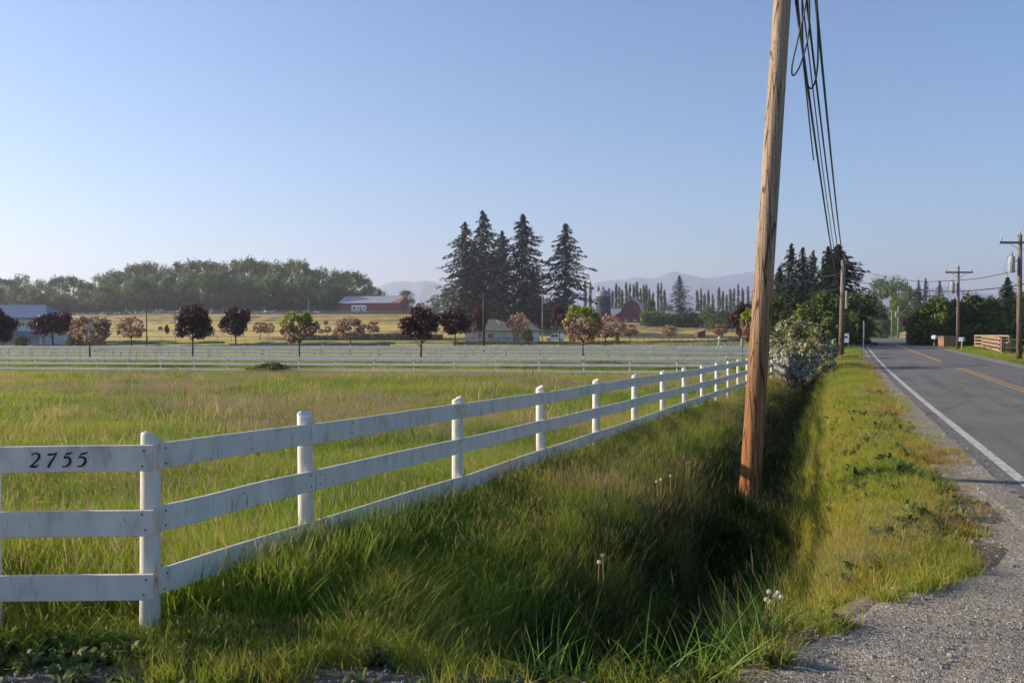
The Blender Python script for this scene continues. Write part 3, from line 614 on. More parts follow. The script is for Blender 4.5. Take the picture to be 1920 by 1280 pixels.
# loose stones on the drive and the shoulder
def stone_mesh(seed):
    r = np.random.default_rng(seed); import bmesh
    bm = bmesh.new(); bmesh.ops.create_icosphere(bm, subdivisions=1, radius=1.0)
    for v in bm.verts: v.co = Vector((v.co.x * r.uniform(.7, 1.2), v.co.y * r.uniform(.6, 1.0), v.co.z * r.uniform(.45, .75)))
    me = bpy.data.meshes.new('stone'); bm.to_mesh(me); bm.free(); return me
c_stone = proto_collection('stone', [stone_mesh(140 + k) for k in range(6)], M['stone'])
X, Y = cand(60000, 3.9, 26, 900, 2300, 1.1, 12); s = sfunc(X, Y); rs = np.random.default_rng(19); e = Yedge(X)
on_drive = (Y < e + .05) & (s < -.2); on_sh = (Y >= e) & (s > -1.15) & (s < -.12)
k = (on_drive & (rs.random(len(X)) < .75)) | (on_sh & (rs.random(len(X)) < .8)); X, Y = X[k], Y[k]; n = len(X)
scl = .0035 + .009 * rs.random(n) ** 3.5 + .010 * (rs.random(n) < .02)
Zs = ground_z(X, Y, False) + .014 + .035 * (fbm(X, Y, .8, 12) - .5) * (Y < Yedge(X))
scatter('gravel_stones', np.stack([X, Y, Zs], -1), c_stone, 6, 'loose grey gravel stones on the drive and road shoulder', 'gravel', scl * 1.0, rs.random(n), .5, 12)
X, Y = cand(2600, 3.9, 5.4, -260, 1000, .5, 13); rs = np.random.default_rng(20); d = Y - Yedge(X); k = (d < .25); X, Y = X[k], Y[k]; n = len(X)
scatter('drive_edge_stones', np.stack([X, Y, ground_z(X, Y, False) + .012], -1), c_stone, 6, 'grey gravel stones under the weeds along the near drive edge', 'gravel', .005 + .014 * rs.random(n) ** 3, rs.random(n), .5, 13)
# ------------------------------------------------------------------ white board fences
def post_mesh(name, r, h, n=18):
    m = MB(); vs = []
    prof = [(r * 1.03, 0), (r * 1.0, h * .5), (r * .97, h - .012), (r * .92, h - .003), (r * .5, h + .002)]
    rr = random.Random(4); wob = [1 + rr.uniform(-.02, .02) for _ in range(n)]
    for q, z in prof:
        for k in range(n): vs.append((q * wob[k] * math.cos(2 * math.pi * k / n), q * wob[k] * math.sin(2 * math.pi * k / n), z + (.012 * math.cos(2 * math.pi * k / n) if z > h * .9 else 0)))
    fs = [tuple(range(n - 1, -1, -1))]
    for i in range(len(prof) - 1):
        for k in range(n): fs.append((i * n + k, i * n + (k + 1) % n, (i + 1) * n + (k + 1) % n, (i + 1) * n + k))
    fs.append(tuple((len(prof) - 1) * n + k for k in range(n)))
    m.add(vs, fs); me = m.mesh(name); me.materials.append(M['paint'])
    for p in me.polygons: p.use_smooth = 1 <= p.index <= 3 * n
    return me
def board_mesh(name, L_, w, th, seed, bow=.012, mat='paint'):
    # long board along +x, centred in y (thickness) and z (width), chamfered, slightly bowed
    r = random.Random(seed); n = 8; m = MB(); c = .003; vs = []; b1, b2, ph = r.uniform(-bow, bow), r.uniform(-bow, bow), r.random() * 6
    sec = [(-th / 2 + c, -w / 2), (th / 2 - c, -w / 2), (th / 2, -w / 2 + c), (th / 2, w / 2 - c), (th / 2 - c, w / 2), (-th / 2 + c, w / 2), (-th / 2, w / 2 - c), (-th / 2, -w / 2 + c)]
    for i in range(n + 1):
        t = i / n; dz = b1 * math.sin(math.pi * t) + .003 * math.sin(9 * t + ph); dy = .6 * b2 * math.sin(math.pi * t)
        for y, z in sec: vs.append((L_ * t, y + dy, z + dz))
    fs = [(7, 6, 5, 4, 3, 2, 1, 0), tuple(n * 8 + k for k in range(8))]
    for i in range(n):
        for k in range(8): fs.append((i * 8 + k, i * 8 + (k + 1) % 8, (i + 1) * 8 + (k + 1) % 8, (i + 1) * 8 + k))
    m.add(vs, fs); me = m.mesh(name); me.materials.append(M[mat]); return me
POST_NEAR = post_mesh('post', .056, 1.0)
POST_FAR = post_mesh('post', .055, 1.0, 10)

def board_between(root, a, b, w, th, off, seed, far=False, name='board', mat='paint', bow=.012):
    a = Vector(a); b = Vector(b); d = b - a; L_ = d.length
    if far:
        o = obj(name, BOARD_FAR, None, root); o.scale = (L_ / 5.0, 1, 1)
    else:
        o = obj(name, board_mesh(name, L_, w, th, seed, bow, mat), None, root)
    flat = Vector((d.x, d.y, 0)).normalized(); nrm = Vector((flat.y, -flat.x, 0))      # right hand side of travel
    p = a + nrm * off
    o.location = p - root.location
    o.rotation_euler = (0, -math.asin(d.z / L_), math.atan2(d.y, d.x)); return o
BOARD_FAR = board_mesh('board', 5.0, .145, .03, 3, .006)

def white_fence(label, posts, near=False, group=None, span=2, ang=0, side=1, nb=3, start=0, pitch=.36):
    # posts: (x, y, top rail centre z, ground z)
    x0, y0, zt0, zg0 = posts[0]
    root = empty('board_fence', (x0, y0, zg0), 0, label, 'fence', group)
    for i, (x, y, zt, zg) in enumerate(posts):
        o = obj('post', POST_NEAR if near else POST_FAR, None, root)
        h = zt + .122 - zg + .25; o.location = Vector((x, y, zg - .25)) - root.location; o.scale = (1, 1, h)
        o.rotation_euler = (R.uniform(-.012, .012), R.uniform(-.012, .012), R.random() * 6)
    boards = []
    for lv in range(nb):
        i = 0; first = True
        while i < len(posts) - 1:
            st = span if not first else ((lv + start) % span) + 1
            first = False
            j = min(i + st, len(posts) - 1)
            a = Vector((posts[i][0], posts[i][1], posts[i][2] - pitch * lv)); b = Vector((posts[j][0], posts[j][1], posts[j][2] - pitch * lv))
            g = (b - a).normalized() * .003
            boards.append(board_between(root, a + g, b - g, .146, .028, side * .066, R.randint(0, 9999), not near)); i = j
    return root, boards

# near fence along the road
NP = [(-1.495, 6.585), (-2.085, 5.19)]
def near_post(n):
    if n == 1: return (-2.085, 5.19)
    if n == 2: return (-1.495, 6.585)
    return (-.541 + (n - 3) * .907, 8.996 + (n - 3) * 2.387)
TR = {1: 1.070, 2: 1.060, 3: .985, 4: .943, 5: .893, 6: .85, 7: .803, 8: .758, 9: .718, 10: .678, 11: .643, 12: .610, 13: .575, 14: .54, 15: .50, 16: .465, 17: .43}
nposts = []
for n_ in range(1, 18):
    x, y = near_post(n_); zt = TR[n_]; nposts.append((x, y, zt, zt - 1.04))
root, bds = white_fence('long white three board fence running along the ditch beside the road', nposts, True, None, 2, start=1)
NAIL = MB().tube([(0, 0, 0), (0, -.004, 0)], .0055, 8).mesh('nail'); NAIL.materials.append(M['darktrim0'])
def nails(o, L_, yf):
    for x in (.04, L_ / 2 - .02, L_ - .05):
        for z in (-.042, .04):
            q = obj('nail', NAIL, None, o); q.location = (x + R.uniform(-.012, .012), yf, z + R.uniform(-.01, .01))
for b_ in bds: nails(b_, max(v.co.x for v in b_.data.vertices), -.0155)
# corner return with the house number
cposts = [(-6.2, 5.12, 1.02, -.02), (-4.55, 5.14, 1.035, -.01), (-2.975, 5.155, 1.050, .01), (-2.02, 5.175, 1.070, .03)]
x0, y0, zt0, zg0 = cposts[0]
root = empty('board_fence', (x0, y0, zg0), 0, 'short white fence return at left carrying black house number 2755', 'fence')
for (x, y, zt, zg) in cposts[:-1]:
    o = obj('post', POST_NEAR, None, root); o.location = Vector((x, y, zg - .25)) - root.location; o.scale = (1, 1, zt + .122 - zg + .25); o.rotation_euler = (0, 0, R.random() * 6)
num_board = None
for lv in range(3):
    a = Vector((cposts[0][0], cposts[0][1], cposts[0][2] - .36 * lv)); b = Vector((cposts[3][0], cposts[3][1], cposts[3][2] - .36 * lv - (.005 if lv else 0)))
    o = board_between(root, a, b, .146, .028, .082, 40 + lv, False, bow=.004)
    nails(o, (b - a).length, -.0148)
    if lv == 0: num_board = o; NL = (b - a).length
DIG = {'2': [[(.06, .80, .05), (.12, .92, .08), (.30, .99, .10), (.50, .93, .14), (.58, .77, .16), (.52, .58, .15), (.36, .38, .12), (.16, .18, .10), (.02, .02, .09)], [(.0, .05, .10), (.18, .09, .14), (.38, .05, .14), (.60, .17, .06)]],
       '7': [[(.03, .80, .05), (.08, .90, .12), (.30, .88, .13), (.66, 1.0, .08)], [(.64, .99, .06), (.48, .68, .10), (.30, .36, .14), (.12, .0, .17)]],
       '5': [[(.66, 1.03, .05), (.50, .94, .12), (.24, .92, .11)], [(.26, .95, .05), (.18, .78, .06), (.10, .60, .06)], [(.10, .62, .07), (.30, .68, .12), (.50, .60, .16), (.57, .43, .17), (.52, .22, .16), (.32, .06, .12), (.04, .04, .07)]]}
def smooth_pts(ps, k=6):
    out = []
    for i in range(len(ps) - 1):
        p0, p1, p2, p3 = ps[max(i - 1, 0)], ps[i], ps[i + 1], ps[min(i + 2, len(ps) - 1)]
        for q in range(k):
            t = q / k; out.append(tuple(.5 * (2 * b + (c - a) * t + (2 * a - 5 * b + 4 * c - d) * t * t + (3 * b - a - 3 * c + d) * t ** 3) for a, b, c, d in zip(p0, p1, p2, p3)))
    out.append(ps[-1]); return out
def digit(ch, cx, cz):
    m = MB(); sz = .081
    for si, st in enumerate(DIG[ch]):
        ps = smooth_pts(st); vs = []; n = len(ps); yf = -.0165 - .0004 * si
        for layer in (yf, -.0138):
            for i, (x, z, w) in enumerate(ps):
                a = ps[max(i - 1, 0)]; b = ps[min(i + 1, n - 1)]; dx, dz = b[0] - a[0], b[1] - a[1]; q = math.hypot(dx, dz) or 1; nx, nz = -dz / q * w * .5, dx / q * w * .5
                for sg in (1, -1): vs.append(((x + nx * sg + .12 * (z - .5)) * sz, layer, (z + nz * sg - .5) * sz))
        fs = []
        for i in range(n - 1):
            a = 2 * i; fs.append((a, a + 1, a + 3, a + 2)); fs.append((a, a + 2, 2 * n + a + 2, 2 * n + a)); fs.append((a + 1, 2 * n + a + 1, 2 * n + a + 3, a + 3))
        m.add(vs, fs)
    o = m.build('digit', M['digit'], num_board); o.location = (cx, 0, cz); return o
for ch, pxl in (('2', 65.5), ('7', 96), ('5', 124), ('5', 152)):
    X_ = (pxl - 960) / F * 5.13; digit(ch, X_ - cposts[0][0], -.002)

# cross fences at the back of the paddock
def line_posts(p, q, n, topy, gnd=None, h=1.05):
    out = []
    for i in range(n + 1):
        t = i / n; x = lerp(p[0], q[0], t); y = lerp(p[1], q[1], t); zt = ZY(lerp(topy[0], topy[1], t), y) - .122; out.append((x, y, zt, zt - h))
    return out
white_fence('white fence across the end of the near paddock, nearest of the cross fences', line_posts((-58, 71.4), (11.5, 48.6), 28, (667, 668.5), h=1.03), False, None, 2)
white_fence('white fence behind the nearest cross fence, beyond the front tree row', line_posts((-62, 85.6), (16.8, 62.6), 32, (649.5, 651.5)), False, None, 2, nb=4, pitch=.30)
white_fence('farthest white cross fence, along the far side of the lane', line_posts((-66, 92.5), (18.6, 67.6), 34, (647.5, 646.5)), False, None, 2, nb=4, pitch=.27)
white_fence('white cross fence between the lane and the front tree row', line_posts((-60, 88.5), (17.6, 65.0), 32, (650.5, 649.5)), False, None, 2, nb=3, pitch=.33)

# ------------------------------------------------------------------ utility poles and cables
def near_pole():
    z0 = -1.1; a = Vector((2.86, 11.1, z0)); lean = Vector((.0625, .0, 1)); n = 30
    root = empty('utility_pole', (2.86, 11.1, -.6), 0, 'big leaning brown wooden pole standing in the ditch in the foreground', 'utility pole')
    nseg = 40; Hh = 9.4; r0 = .130; vs = []; rr = np.random.default_rng(5)
    for i in range(nseg + 1):
        t = i / nseg; c = a + lean * (Hh * t) - root.location; rad = lerp(r0, .094, t)
        for k in range(n):
            th = 2 * math.pi * k / n; w = 1 + .03 * (vn(k * 1.0, i * .15, 2.0, 3) - .5) + .02 * math.sin(3 * th + i * .05)
            # long drying check on the side facing the camera
            dth = abs(((th - 4.75 - .012 * i + math.pi) % (2 * math.pi)) - math.pi)
            if dth < .12 and i < 26: w -= .05
            vs.append((c.x + rad * w * math.cos(th), c.y + rad * w * math.sin(th), c.z))
    fs = []
    for i in range(nseg):
        for k in range(n): fs.append((i * n + k, i * n + (k + 1) % n, (i + 1) * n + (k + 1) % n, (i + 1) * n + k))
    fs.append(tuple(nseg * n + k for k in range(n)))
    MB().add(vs, fs).build('shaft', M['pole'], root, True)
    # bracket that carries the cables (above the frame)
    at = a + lean * 7.45 - root.location
    m = MB(); m.bar(at + Vector((0, .05, 0)), at + Vector((.62, .10, .0)), .07, .09); m.build('bracket', M['pole_grey'], root)
    for z in (.55, 1.55, 2.1, 3.35):
        p = a + lean * (z + .6) - root.location; th = math.radians(200 + 30 * math.sin(z * 9)); q = p + Vector((math.cos(th), math.sin(th), 0)) * (.12 - .004 * z)
        MB().tube([q, q + Vector((math.cos(th), math.sin(th), .1)) * .02], .006, 6).build('nail', M['steel'], root)
    return root
near_pole()

def util_pole(u, y_base, y_top, Y, r, mat, label, arm=0.0, tr=False, lean=0.0, group=None, X=None, zb=None):
    x = UX(u, Y) if X is None else X; z = Hz(x, Y) if zb is None else zb; h = ZY(y_top, Y) - z
    root = empty('utility_pole', (x, Y, z), 0, label, 'utility pole', group)
    MB().tube([(0, 0, -.5), (lean * h * .5, 0, h * .5), (lean * h, 0, h)], [r, r * .88, r * .72], 12).build('shaft', M[mat], root, True)
    if arm:
        MB().box(-arm, arm, -.16, -.05, h - .55, h - .42).build('crossarm', M['pole_grey'], root)
        for sx in (-1, 1):
            MB().bar((sx * arm * .55, -.17, h - .55), (sx * .02, -.12, h - .95), .03, .03).build('brace', M['steel'], root)
        for sx in (-.93, .93, .0):
            zz = h - .42 if sx else h
            MB().tube([(sx * arm, -.10 if sx else 0, zz), (sx * arm, -.10 if sx else 0, zz + .09), (sx * arm, -.1 if sx else 0, zz + .18), (sx * arm, -.1 if sx else 0, zz + .25)], [.03, .055, .05, .02], 8).build('insulator', M['transformer'], root, True)
    if tr:
        zt = h - 1.75
        MB().tube([(-.50, -.05, zt - .5), (-.50, -.05, zt - .48), (-.50, -.05, zt + .40), (-.50, -.05, zt + .47), (-.50, -.05, zt + .48)], [.15, .175, .175, .16, .07], 16).build('transformer', M['transformer'], root, True)
        MB().tube([(-.50, -.05, zt + .46), (-.50, -.05, zt + .58), (-.50, -.05, zt + .75)], [.06, .08, .03], 8).build('bushing', M['steel'], root, True)
        MB().bar((-.26, -.05, zt + .2), (-.05, 0, zt + .2), .06, .08).build('hanger', M['steel'], root)
        MB().tube([(-.5, -.05, zt + .72), (-.85, -.1, zt + .3), (-.95, -.1, zt - .3), (-.6, -.1, zt - 1.0), (-.1, -.1, zt - 1.3)], .012, 6).build('lead_wire', M['black'], root)
    return root
PA = util_pole(1577, 675, 488, 59.0, .19, 'pole_grey', 'brown leaning utility pole with no crossarm at the left roadside beyond the ditch', lean=.02)
util_pole(1587, 652, 545, 93.0, .17, 'pole_pale', 'pale slim utility pole just beyond the brown leaning pole')
util_pole(1592, 648, 556, 103.0, .15, 'pole_grey', 'dark slim pole directly behind the pale slim pole at the left roadside')
util_pole(1911, 672, 440, 53.5, .16, 'pole_grey', 'tall crossarm pole with grey transformer cut by the right picture edge', 1.25, True)
util_pole(1796, 656, 500, 76.0, .14, 'pole_grey', 'crossarm pole with small transformer in front of the dark hedge', 1.15, True)
util_pole(1741, 648, 548, 115.0, .16, 'pole_pale', 'utility pole half hidden behind the hedge by the right road edge', .9)
util_pole(1684, 632, 574, 190.0, .17, 'pole_pale', 'short roadside pole with white transformer down the far road', 0, True)
util_pole(1672, 630, 580, 230.0, .16, 'pole_pale', 'bare pale pole beside the far bend of the road')
util_pole(1642, 628, 590, 330.0, .17, 'pole_pale', 'thin distant pole in front of the hazy trees down the road', 0, True)
util_pole(1665, 628, 602, 300.0, .14, 'pole_pale', 'small distant pole among bushes right of the far road', 0, True)
util_pole(275, 648, 574, 160.0, .12, 'pole_dark', 'slim dark pole in the lower hay field left of the large dark maple')
util_pole(579, 620, 562, 285.0, .14, 'pole_pale', 'slim pole on the upper hay field behind the blossoming tree')
util_pole(907, 662, 549, 112.0, .16, 'pole_dark', 'thick dark pole standing in front of the low house')
util_pole(1017, 640, 553, 205.0, .13, 'pole_pale', 'slim pale pole beside the garage end of the low house')
util_pole(1462, 640, 566, 150.0, .12, 'pole_pale', 'slim pale pole rising out of the greenery behind the big pole')

def cable(label, a, b, sag, r, name='cable', n=28, wob=0.0):
    a = Vector(a); b = Vector(b); pts = []
    for i in range(n + 1):
        t = (i / n) ** 1.3; p = a.lerp(b, t); p.z -= 4 * sag * t * (1 - t) - wob * math.sin(t * 23) * (1 - t); pts.append(p)
    o = MB().tube(pts, r, 6).build(name, M['black'], None, True); tag(o, label, 'cable', 'cables strung from the near pole'); return o
B0 = Vector((UX(1578, 59), 59.0, 0))
cable('thick black cable hanging lowest and leftmost from the near pole', (3.42, 11.2, 6.32), (B0.x, 58.9, 3.55), .70, .021)
cable('thin wavy black cable second from left in the bundle', (3.52, 11.25, 6.33), (B0.x - .1, 58.9, 5.2), .86, .011, wob=.03)
cable('black cable third from left in the bundle at the near pole', (3.60, 11.3, 6.30), (B0.x + .1, 58.9, 5.25), .80, .017)
cable('thick rightmost black cable of the bundle at the near pole', (3.72, 11.3, 6.34), (B0.x + .2, 58.9, 5.6), .74, .021)
cable('short black cable lashed against the thick leftmost cable near the top', (3.46, 11.2, 6.33), (6.5, 19.6, 5.42), .08, .013, n=12)
def loop(label, pts, r):
    P = [Vector((UX(u, d), d, ZY(y, d))) for u, y, d in smooth_pts([(float(a), float(b), float(c)) for a, b, c in pts], 5)]
    o = MB().tube(P, r, 6).build('cable_loop', M['black'], None, True); tag(o, label, 'cable', 'cables strung from the near pole')
loop('slack black cable loop hanging left of the bundle', [(1511, -60, 11.3), (1508, 10, 11.4), (1495, 70, 11.5), (1483, 125, 11.6), (1485, 144, 11.65), (1498, 125, 11.7), (1512, 75, 11.7), (1515, 30, 11.6), (1512, -60, 11.5)], .011)
loop('slack black cable loop hanging lowest inside the bundle', [(1500, -60, 11.6), (1502, 60, 11.9), (1505, 130, 12.1), (1513, 163, 12.2), (1521, 166, 12.2), (1529, 140, 12.1), (1531, 80, 11.9), (1526, -60, 11.6)], .012)
# wires across the road
def wire(label, pts, r, grp='wires along the road'):
    P = [Vector((UX(u, d), d, ZY(y, d))) for u, y, d in smooth_pts([(float(a), float(b), float(c)) for a, b, c in pts], 6)]
    o = MB().tube(P, r, 5).build('wire', M['black'], None, True); tag(o, label, 'wire', grp)
wire('upper thin wire sagging across the road towards the right hand pole', [(1560, 478, 96), (1612, 505, 90), (1660, 519, 82), (1720, 527, 74), (1770, 527, 68), (1840, 521, 60), (1905, 507, 53.4)], .022)
wire('lower thicker wire sagging across the road towards the right hand pole', [(1560, 515, 96), (1618, 530, 88), (1690, 541, 78), (1770, 546, 70), (1830, 544, 62), (1911, 534, 53.3), (1990, 512, 47)], .034)
wire('thin wire crossing in front of the red gambrel barn', [(1018, 600, 203), (1100, 597, 195), (1160, 596, 185), (1230, 593, 175), (1330, 580, 160), (1470, 560, 120), (1576, 540, 59)], .02, 'wires over the farm')
wire('second thin wire slung above the farm sheds', [(1100, 578, 200), (1200, 578, 190), (1300, 566, 170), (1420, 545, 130), (1577, 512, 59)], .02, 'wires over the farm')

# thin steel signpost
x_, y_ = UX(1619, 44.5), 44.5; z_ = Hz(x_, y_)
sg = empty('sign_post', (x_, y_, z_), math.radians(70), 'thin steel sign post seen edge on beside the side drive', 'sign post')
MB().box(-.025, .025, -.02, .02, -.3, 2.15).build('post', M['steel'], sg)
MB().box(-.28, .28, -.026, -.022, 1.3, 2.1).build('sign_plate', M['steel'], sg)
x_, y_ = UX(1585, 80), 80.0; z_ = Hz(x_, y_)
sg = empty('notice_sign', (x_, y_, z_), math.radians(-20), 'small white notice sign beside the brown leaning pole', 'sign')
M['signwhite'] = mat_plain('sign_white', (.70, .72, .76), .08, 5, .5, .02, .001); M['signdark'] = mat_plain('sign_ink', (.05, .06, .09), .1, 5, .5, .02, .001)
MB().box(-.30, .30, -.02, .02, .55, 1.35).build('sign_plate', M['signwhite'], sg)
for sx in (-.24, .24): MB().box(sx - .03, sx + .03, .022, .08, -.3, 1.4).build('post', M['steel'], sg)
MB().box(-.16, .19, -.024, -.021, .95, 1.12).build('lettering', M['signdark'], sg)

# ------------------------------------------------------------------ dandelion clocks
M['stem'] = mat_leaf('dandelion_stem', [(0, (.30, .20, .05)), (1, (.36, .26, .08))], .2)
M['fluff'] = mat_leaf('dandelion_fluff', [(0, (.72, .68, .62)), (1, (.82, .78, .72))], .45)
def fluff_mesh():
    r = np.random.default_rng(2); n = 150; d = r.normal(size=(n, 3)); d /= np.linalg.norm(d, axis=1)[:, None]; V = []; Q = []
    for k in range(n):
        a = Vector(d[k]); b = a.orthogonal().normalized(); c = a.cross(b); p = a * .021; i = len(V)
        V += [a * .003 - b * .0003, a * .003 + b * .0003, p + b * .0003, p - b * .0003]; Q.append((i, i + 1, i + 2, i + 3))
        i = len(V); V += [p - b * .0052 + a * .001, p - c * .0052 + a * .001, p + b * .0052 + a * .001, p + c * .0052 + a * .001]; Q.append((i, i + 1, i + 2, i + 3))
    return np_mesh('seed_head', np.array([tuple(v) for v in V]), np.array(Q))
FL = fluff_mesh(); FL.materials.append(M['fluff'])
def dandelion(u, y, Y, h, lean, label, group):
    x = UX(u, Y); ztop = ZY(y, Y); root = empty('dandelion', (x, Y, ztop - h), 0, label, 'dandelion', group)
    MB().tube([(-lean * h, 0, -.05), (-lean * h * .4, .003, h * .5), (0, 0, h)], [.0035, .003, .0025], 6).build('stem', M['stem'], root, True)
    o = obj('seed_head', FL, None, root); o.location = (0, 0, h + .004); o.scale = (.68, .68, .68)
for u, y, dY, h, ln in ((1444, 1112, 5.62, .24, .1), (1439, 1127, 5.55, .22, .12), (1446, 1131, 5.58, .21, .05), (1461, 1114, 5.66, .25, -.05), (1467, 1122, 5.7, .23, -.08), (1455, 1120, 5.75, .24, .02)):
    dandelion(u, y, dY, h, ln, 'white dandelion clock in the cluster beside the gravel drive at the ditch end', 'dandelion clocks by the gravel')
for u, y, dY in ((1232, 904, 9.4), (1240, 900, 9.45), (1258, 893, 9.7), (1289, 869, 10.6), (1293, 867, 10.7)):
    dandelion(u, y, dY, .42, R.uniform(-.1, .1), 'white dandelion clock in the tall verge grass left of the big pole', 'dandelion clocks in the verge')
dandelion(1124, 1056, 6.3, .28, .05, 'lower white dandelion clock of the pair alone in the dark foreground grass', None)
dandelion(1131, 1043, 6.35, .28, -.05, 'upper white dandelion clock of the pair alone in the dark foreground grass', None)
# ------------------------------------------------------------------ trees
M['bark'] = mat_plain('bark', (.095, .075, .058), .35, 9, .9, .8, .03, stretch=(1, 1, .3))
M['bark_pale'] = mat_plain('pale_bark', (.17, .15, .125), .3, 9, .9, .6, .03, stretch=(1, 1, .3))
M['maple'] = mat_leaf('dark_red_leaf', [(0, (.016, .007, .010)), (.45, (.045, .013, .018)), (.8, (.095, .026, .030)), (1, (.17, .065, .06))], .22, .5, .1, spec=.35)
M['blossom'] = mat_leaf('pink_blossom', [(0, (.40, .22, .17)), (.5, (.60, .38, .30)), (1, (.76, .56, .48))], .3, .6, .15)
M['bramble'] = mat_leaf('bramble_leaf', [(0, (.06, .10, .015)), (.5, (.12, .17, .03)), (1, (.22, .25, .05))], .35, .55, .1)
M['bronze'] = mat_leaf('bronze_leaf', [(0, (.12, .075, .035)), (.5, (.22, .13, .06)), (1, (.32, .20, .09))], .3, .55, .15)
M['cherry_green'] = mat_leaf('yellow_green_leaf', [(0, (.12, .16, .012)), (.6, (.25, .28, .02)), (1, (.38, .38, .05))], .4, .5, .1)
M['fir'] = mat_leaf('fir_needles', [(0, (.008, .014, .009)), (.6, (.018, .030, .016)), (1, (.042, .056, .026))], .12, .6, .25)
M['cedar'] = mat_leaf('cedar_needles', [(0, (.018, .030, .012)), (.6, (.040, .060, .020)), (1, (.090, .105, .030))], .2, .6, .25)
M['wood_leaf'] = mat_leaf('woodland_leaf', [(0, (.045, .080, .020)), (.5, (.095, .150, .030)), (1, (.19, .24, .052))], .3, .55, .3)
M['poplar'] = mat_leaf('poplar_leaf', [(0, (.045, .060, .028)), (.5, (.085, .105, .045)), (1, (.14, .155, .070))], .3, .55, .3)
M['hedge'] = mat_leaf('hedge_leaf', [(0, (.030, .054, .012)), (.5, (.080, .120, .020)), (1, (.17, .205, .035))], .28, .5, .2)
M['apple_blossom'] = mat_leaf('white_blossom', [(0, (.60, .55, .52)), (.6, (.76, .72, .70)), (1, (.82, .80, .78))], .5, .6, .1)
M['apple_leaf'] = mat_leaf('apple_leaf', [(0, (.13, .16, .035)), (.5, (.26, .28, .07)), (1, (.40, .34, .15))], .45, .5, .1)
M['scrub'] = mat_leaf('scrub_leaf', [(0, (.03, .035, .014)), (.5, (.075, .075, .028)), (1, (.15, .12, .05))], .3, .6, .2)

def diamonds(C, size, r, up=None, elong=1.6):
    n = len(C); a = r.normal(size=(n, 3)); a /= np.linalg.norm(a, axis=1)[:, None]
    b = r.normal(size=(n, 3)); b -= a * (a * b).sum(1)[:, None]; b /= np.linalg.norm(b, axis=1)[:, None]
    s = size * r.uniform(.6, 1.35, n)[:, None]
    return np.stack([C - a * s * .5 * elong ** .5, C - b * s * .5 / elong ** .5, C + a * s * .5 * elong ** .5, C + b * s * .5 / elong ** .5], 1)
def quad_mesh(name, Q, mat):
    n = len(Q); me = np_mesh(name, Q.reshape(-1, 3), np.arange(n * 4).reshape(n, 4)); me.materials.append(mat); return me
def crown_pts(r, lumps, per, lr, shape, shell=.75):
    # shape(k) -> lump centres (n,3) ; leaves lie in lumpy shells
    out = []
    for c, rad in zip(shape, lr):
        d = r.normal(size=(per, 3)); d /= np.linalg.norm(d, axis=1)[:, None]; q = r.uniform(shell ** 3, 1, per) ** (1 / 3.0)
        q = np.where(r.random(per) < .25, q * r.random(per) ** .4, q) * (1 + .15 * r.normal(size=per))
        out.append(c + d * (q * rad)[:, None] * np.array([1, 1, .8]))
    return np.concatenate(out)

def branchy(m, base, top, r0, r, n, spread, start=.4):
    b = Vector(base); t = Vector(top)
    m.tube([b, b.lerp(t, .5) + Vector((r.uniform(-.03, .03), r.uniform(-.03, .03), 0)) * (t - b).length, t], [r0, r0 * .75, r0 * .2], 8)
    for k in range(n):
        q = r.uniform(start, .9); p = b.lerp(t, q); a = r.random() * 6.283; ln = spread * r.uniform(.5, 1.0)
        e = p + Vector((math.cos(a) * ln, math.sin(a) * ln, ln * r.uniform(.4, 1.0)))
        m.tube([p, p.lerp(e, .5) + Vector((0, 0, ln * .05)), e], [r0 * .45, r0 * .28, r0 * .06], 5)

PROTO = {}
def make_proto(key, trunk_mb, crowns, trunk_mat):
    tm = trunk_mb.mesh('trunk'); tm.materials.append(trunk_mat); tm.polygons.foreach_set('use_smooth', [True] * len(tm.polygons))
    PROTO[key] = (tm, crowns)
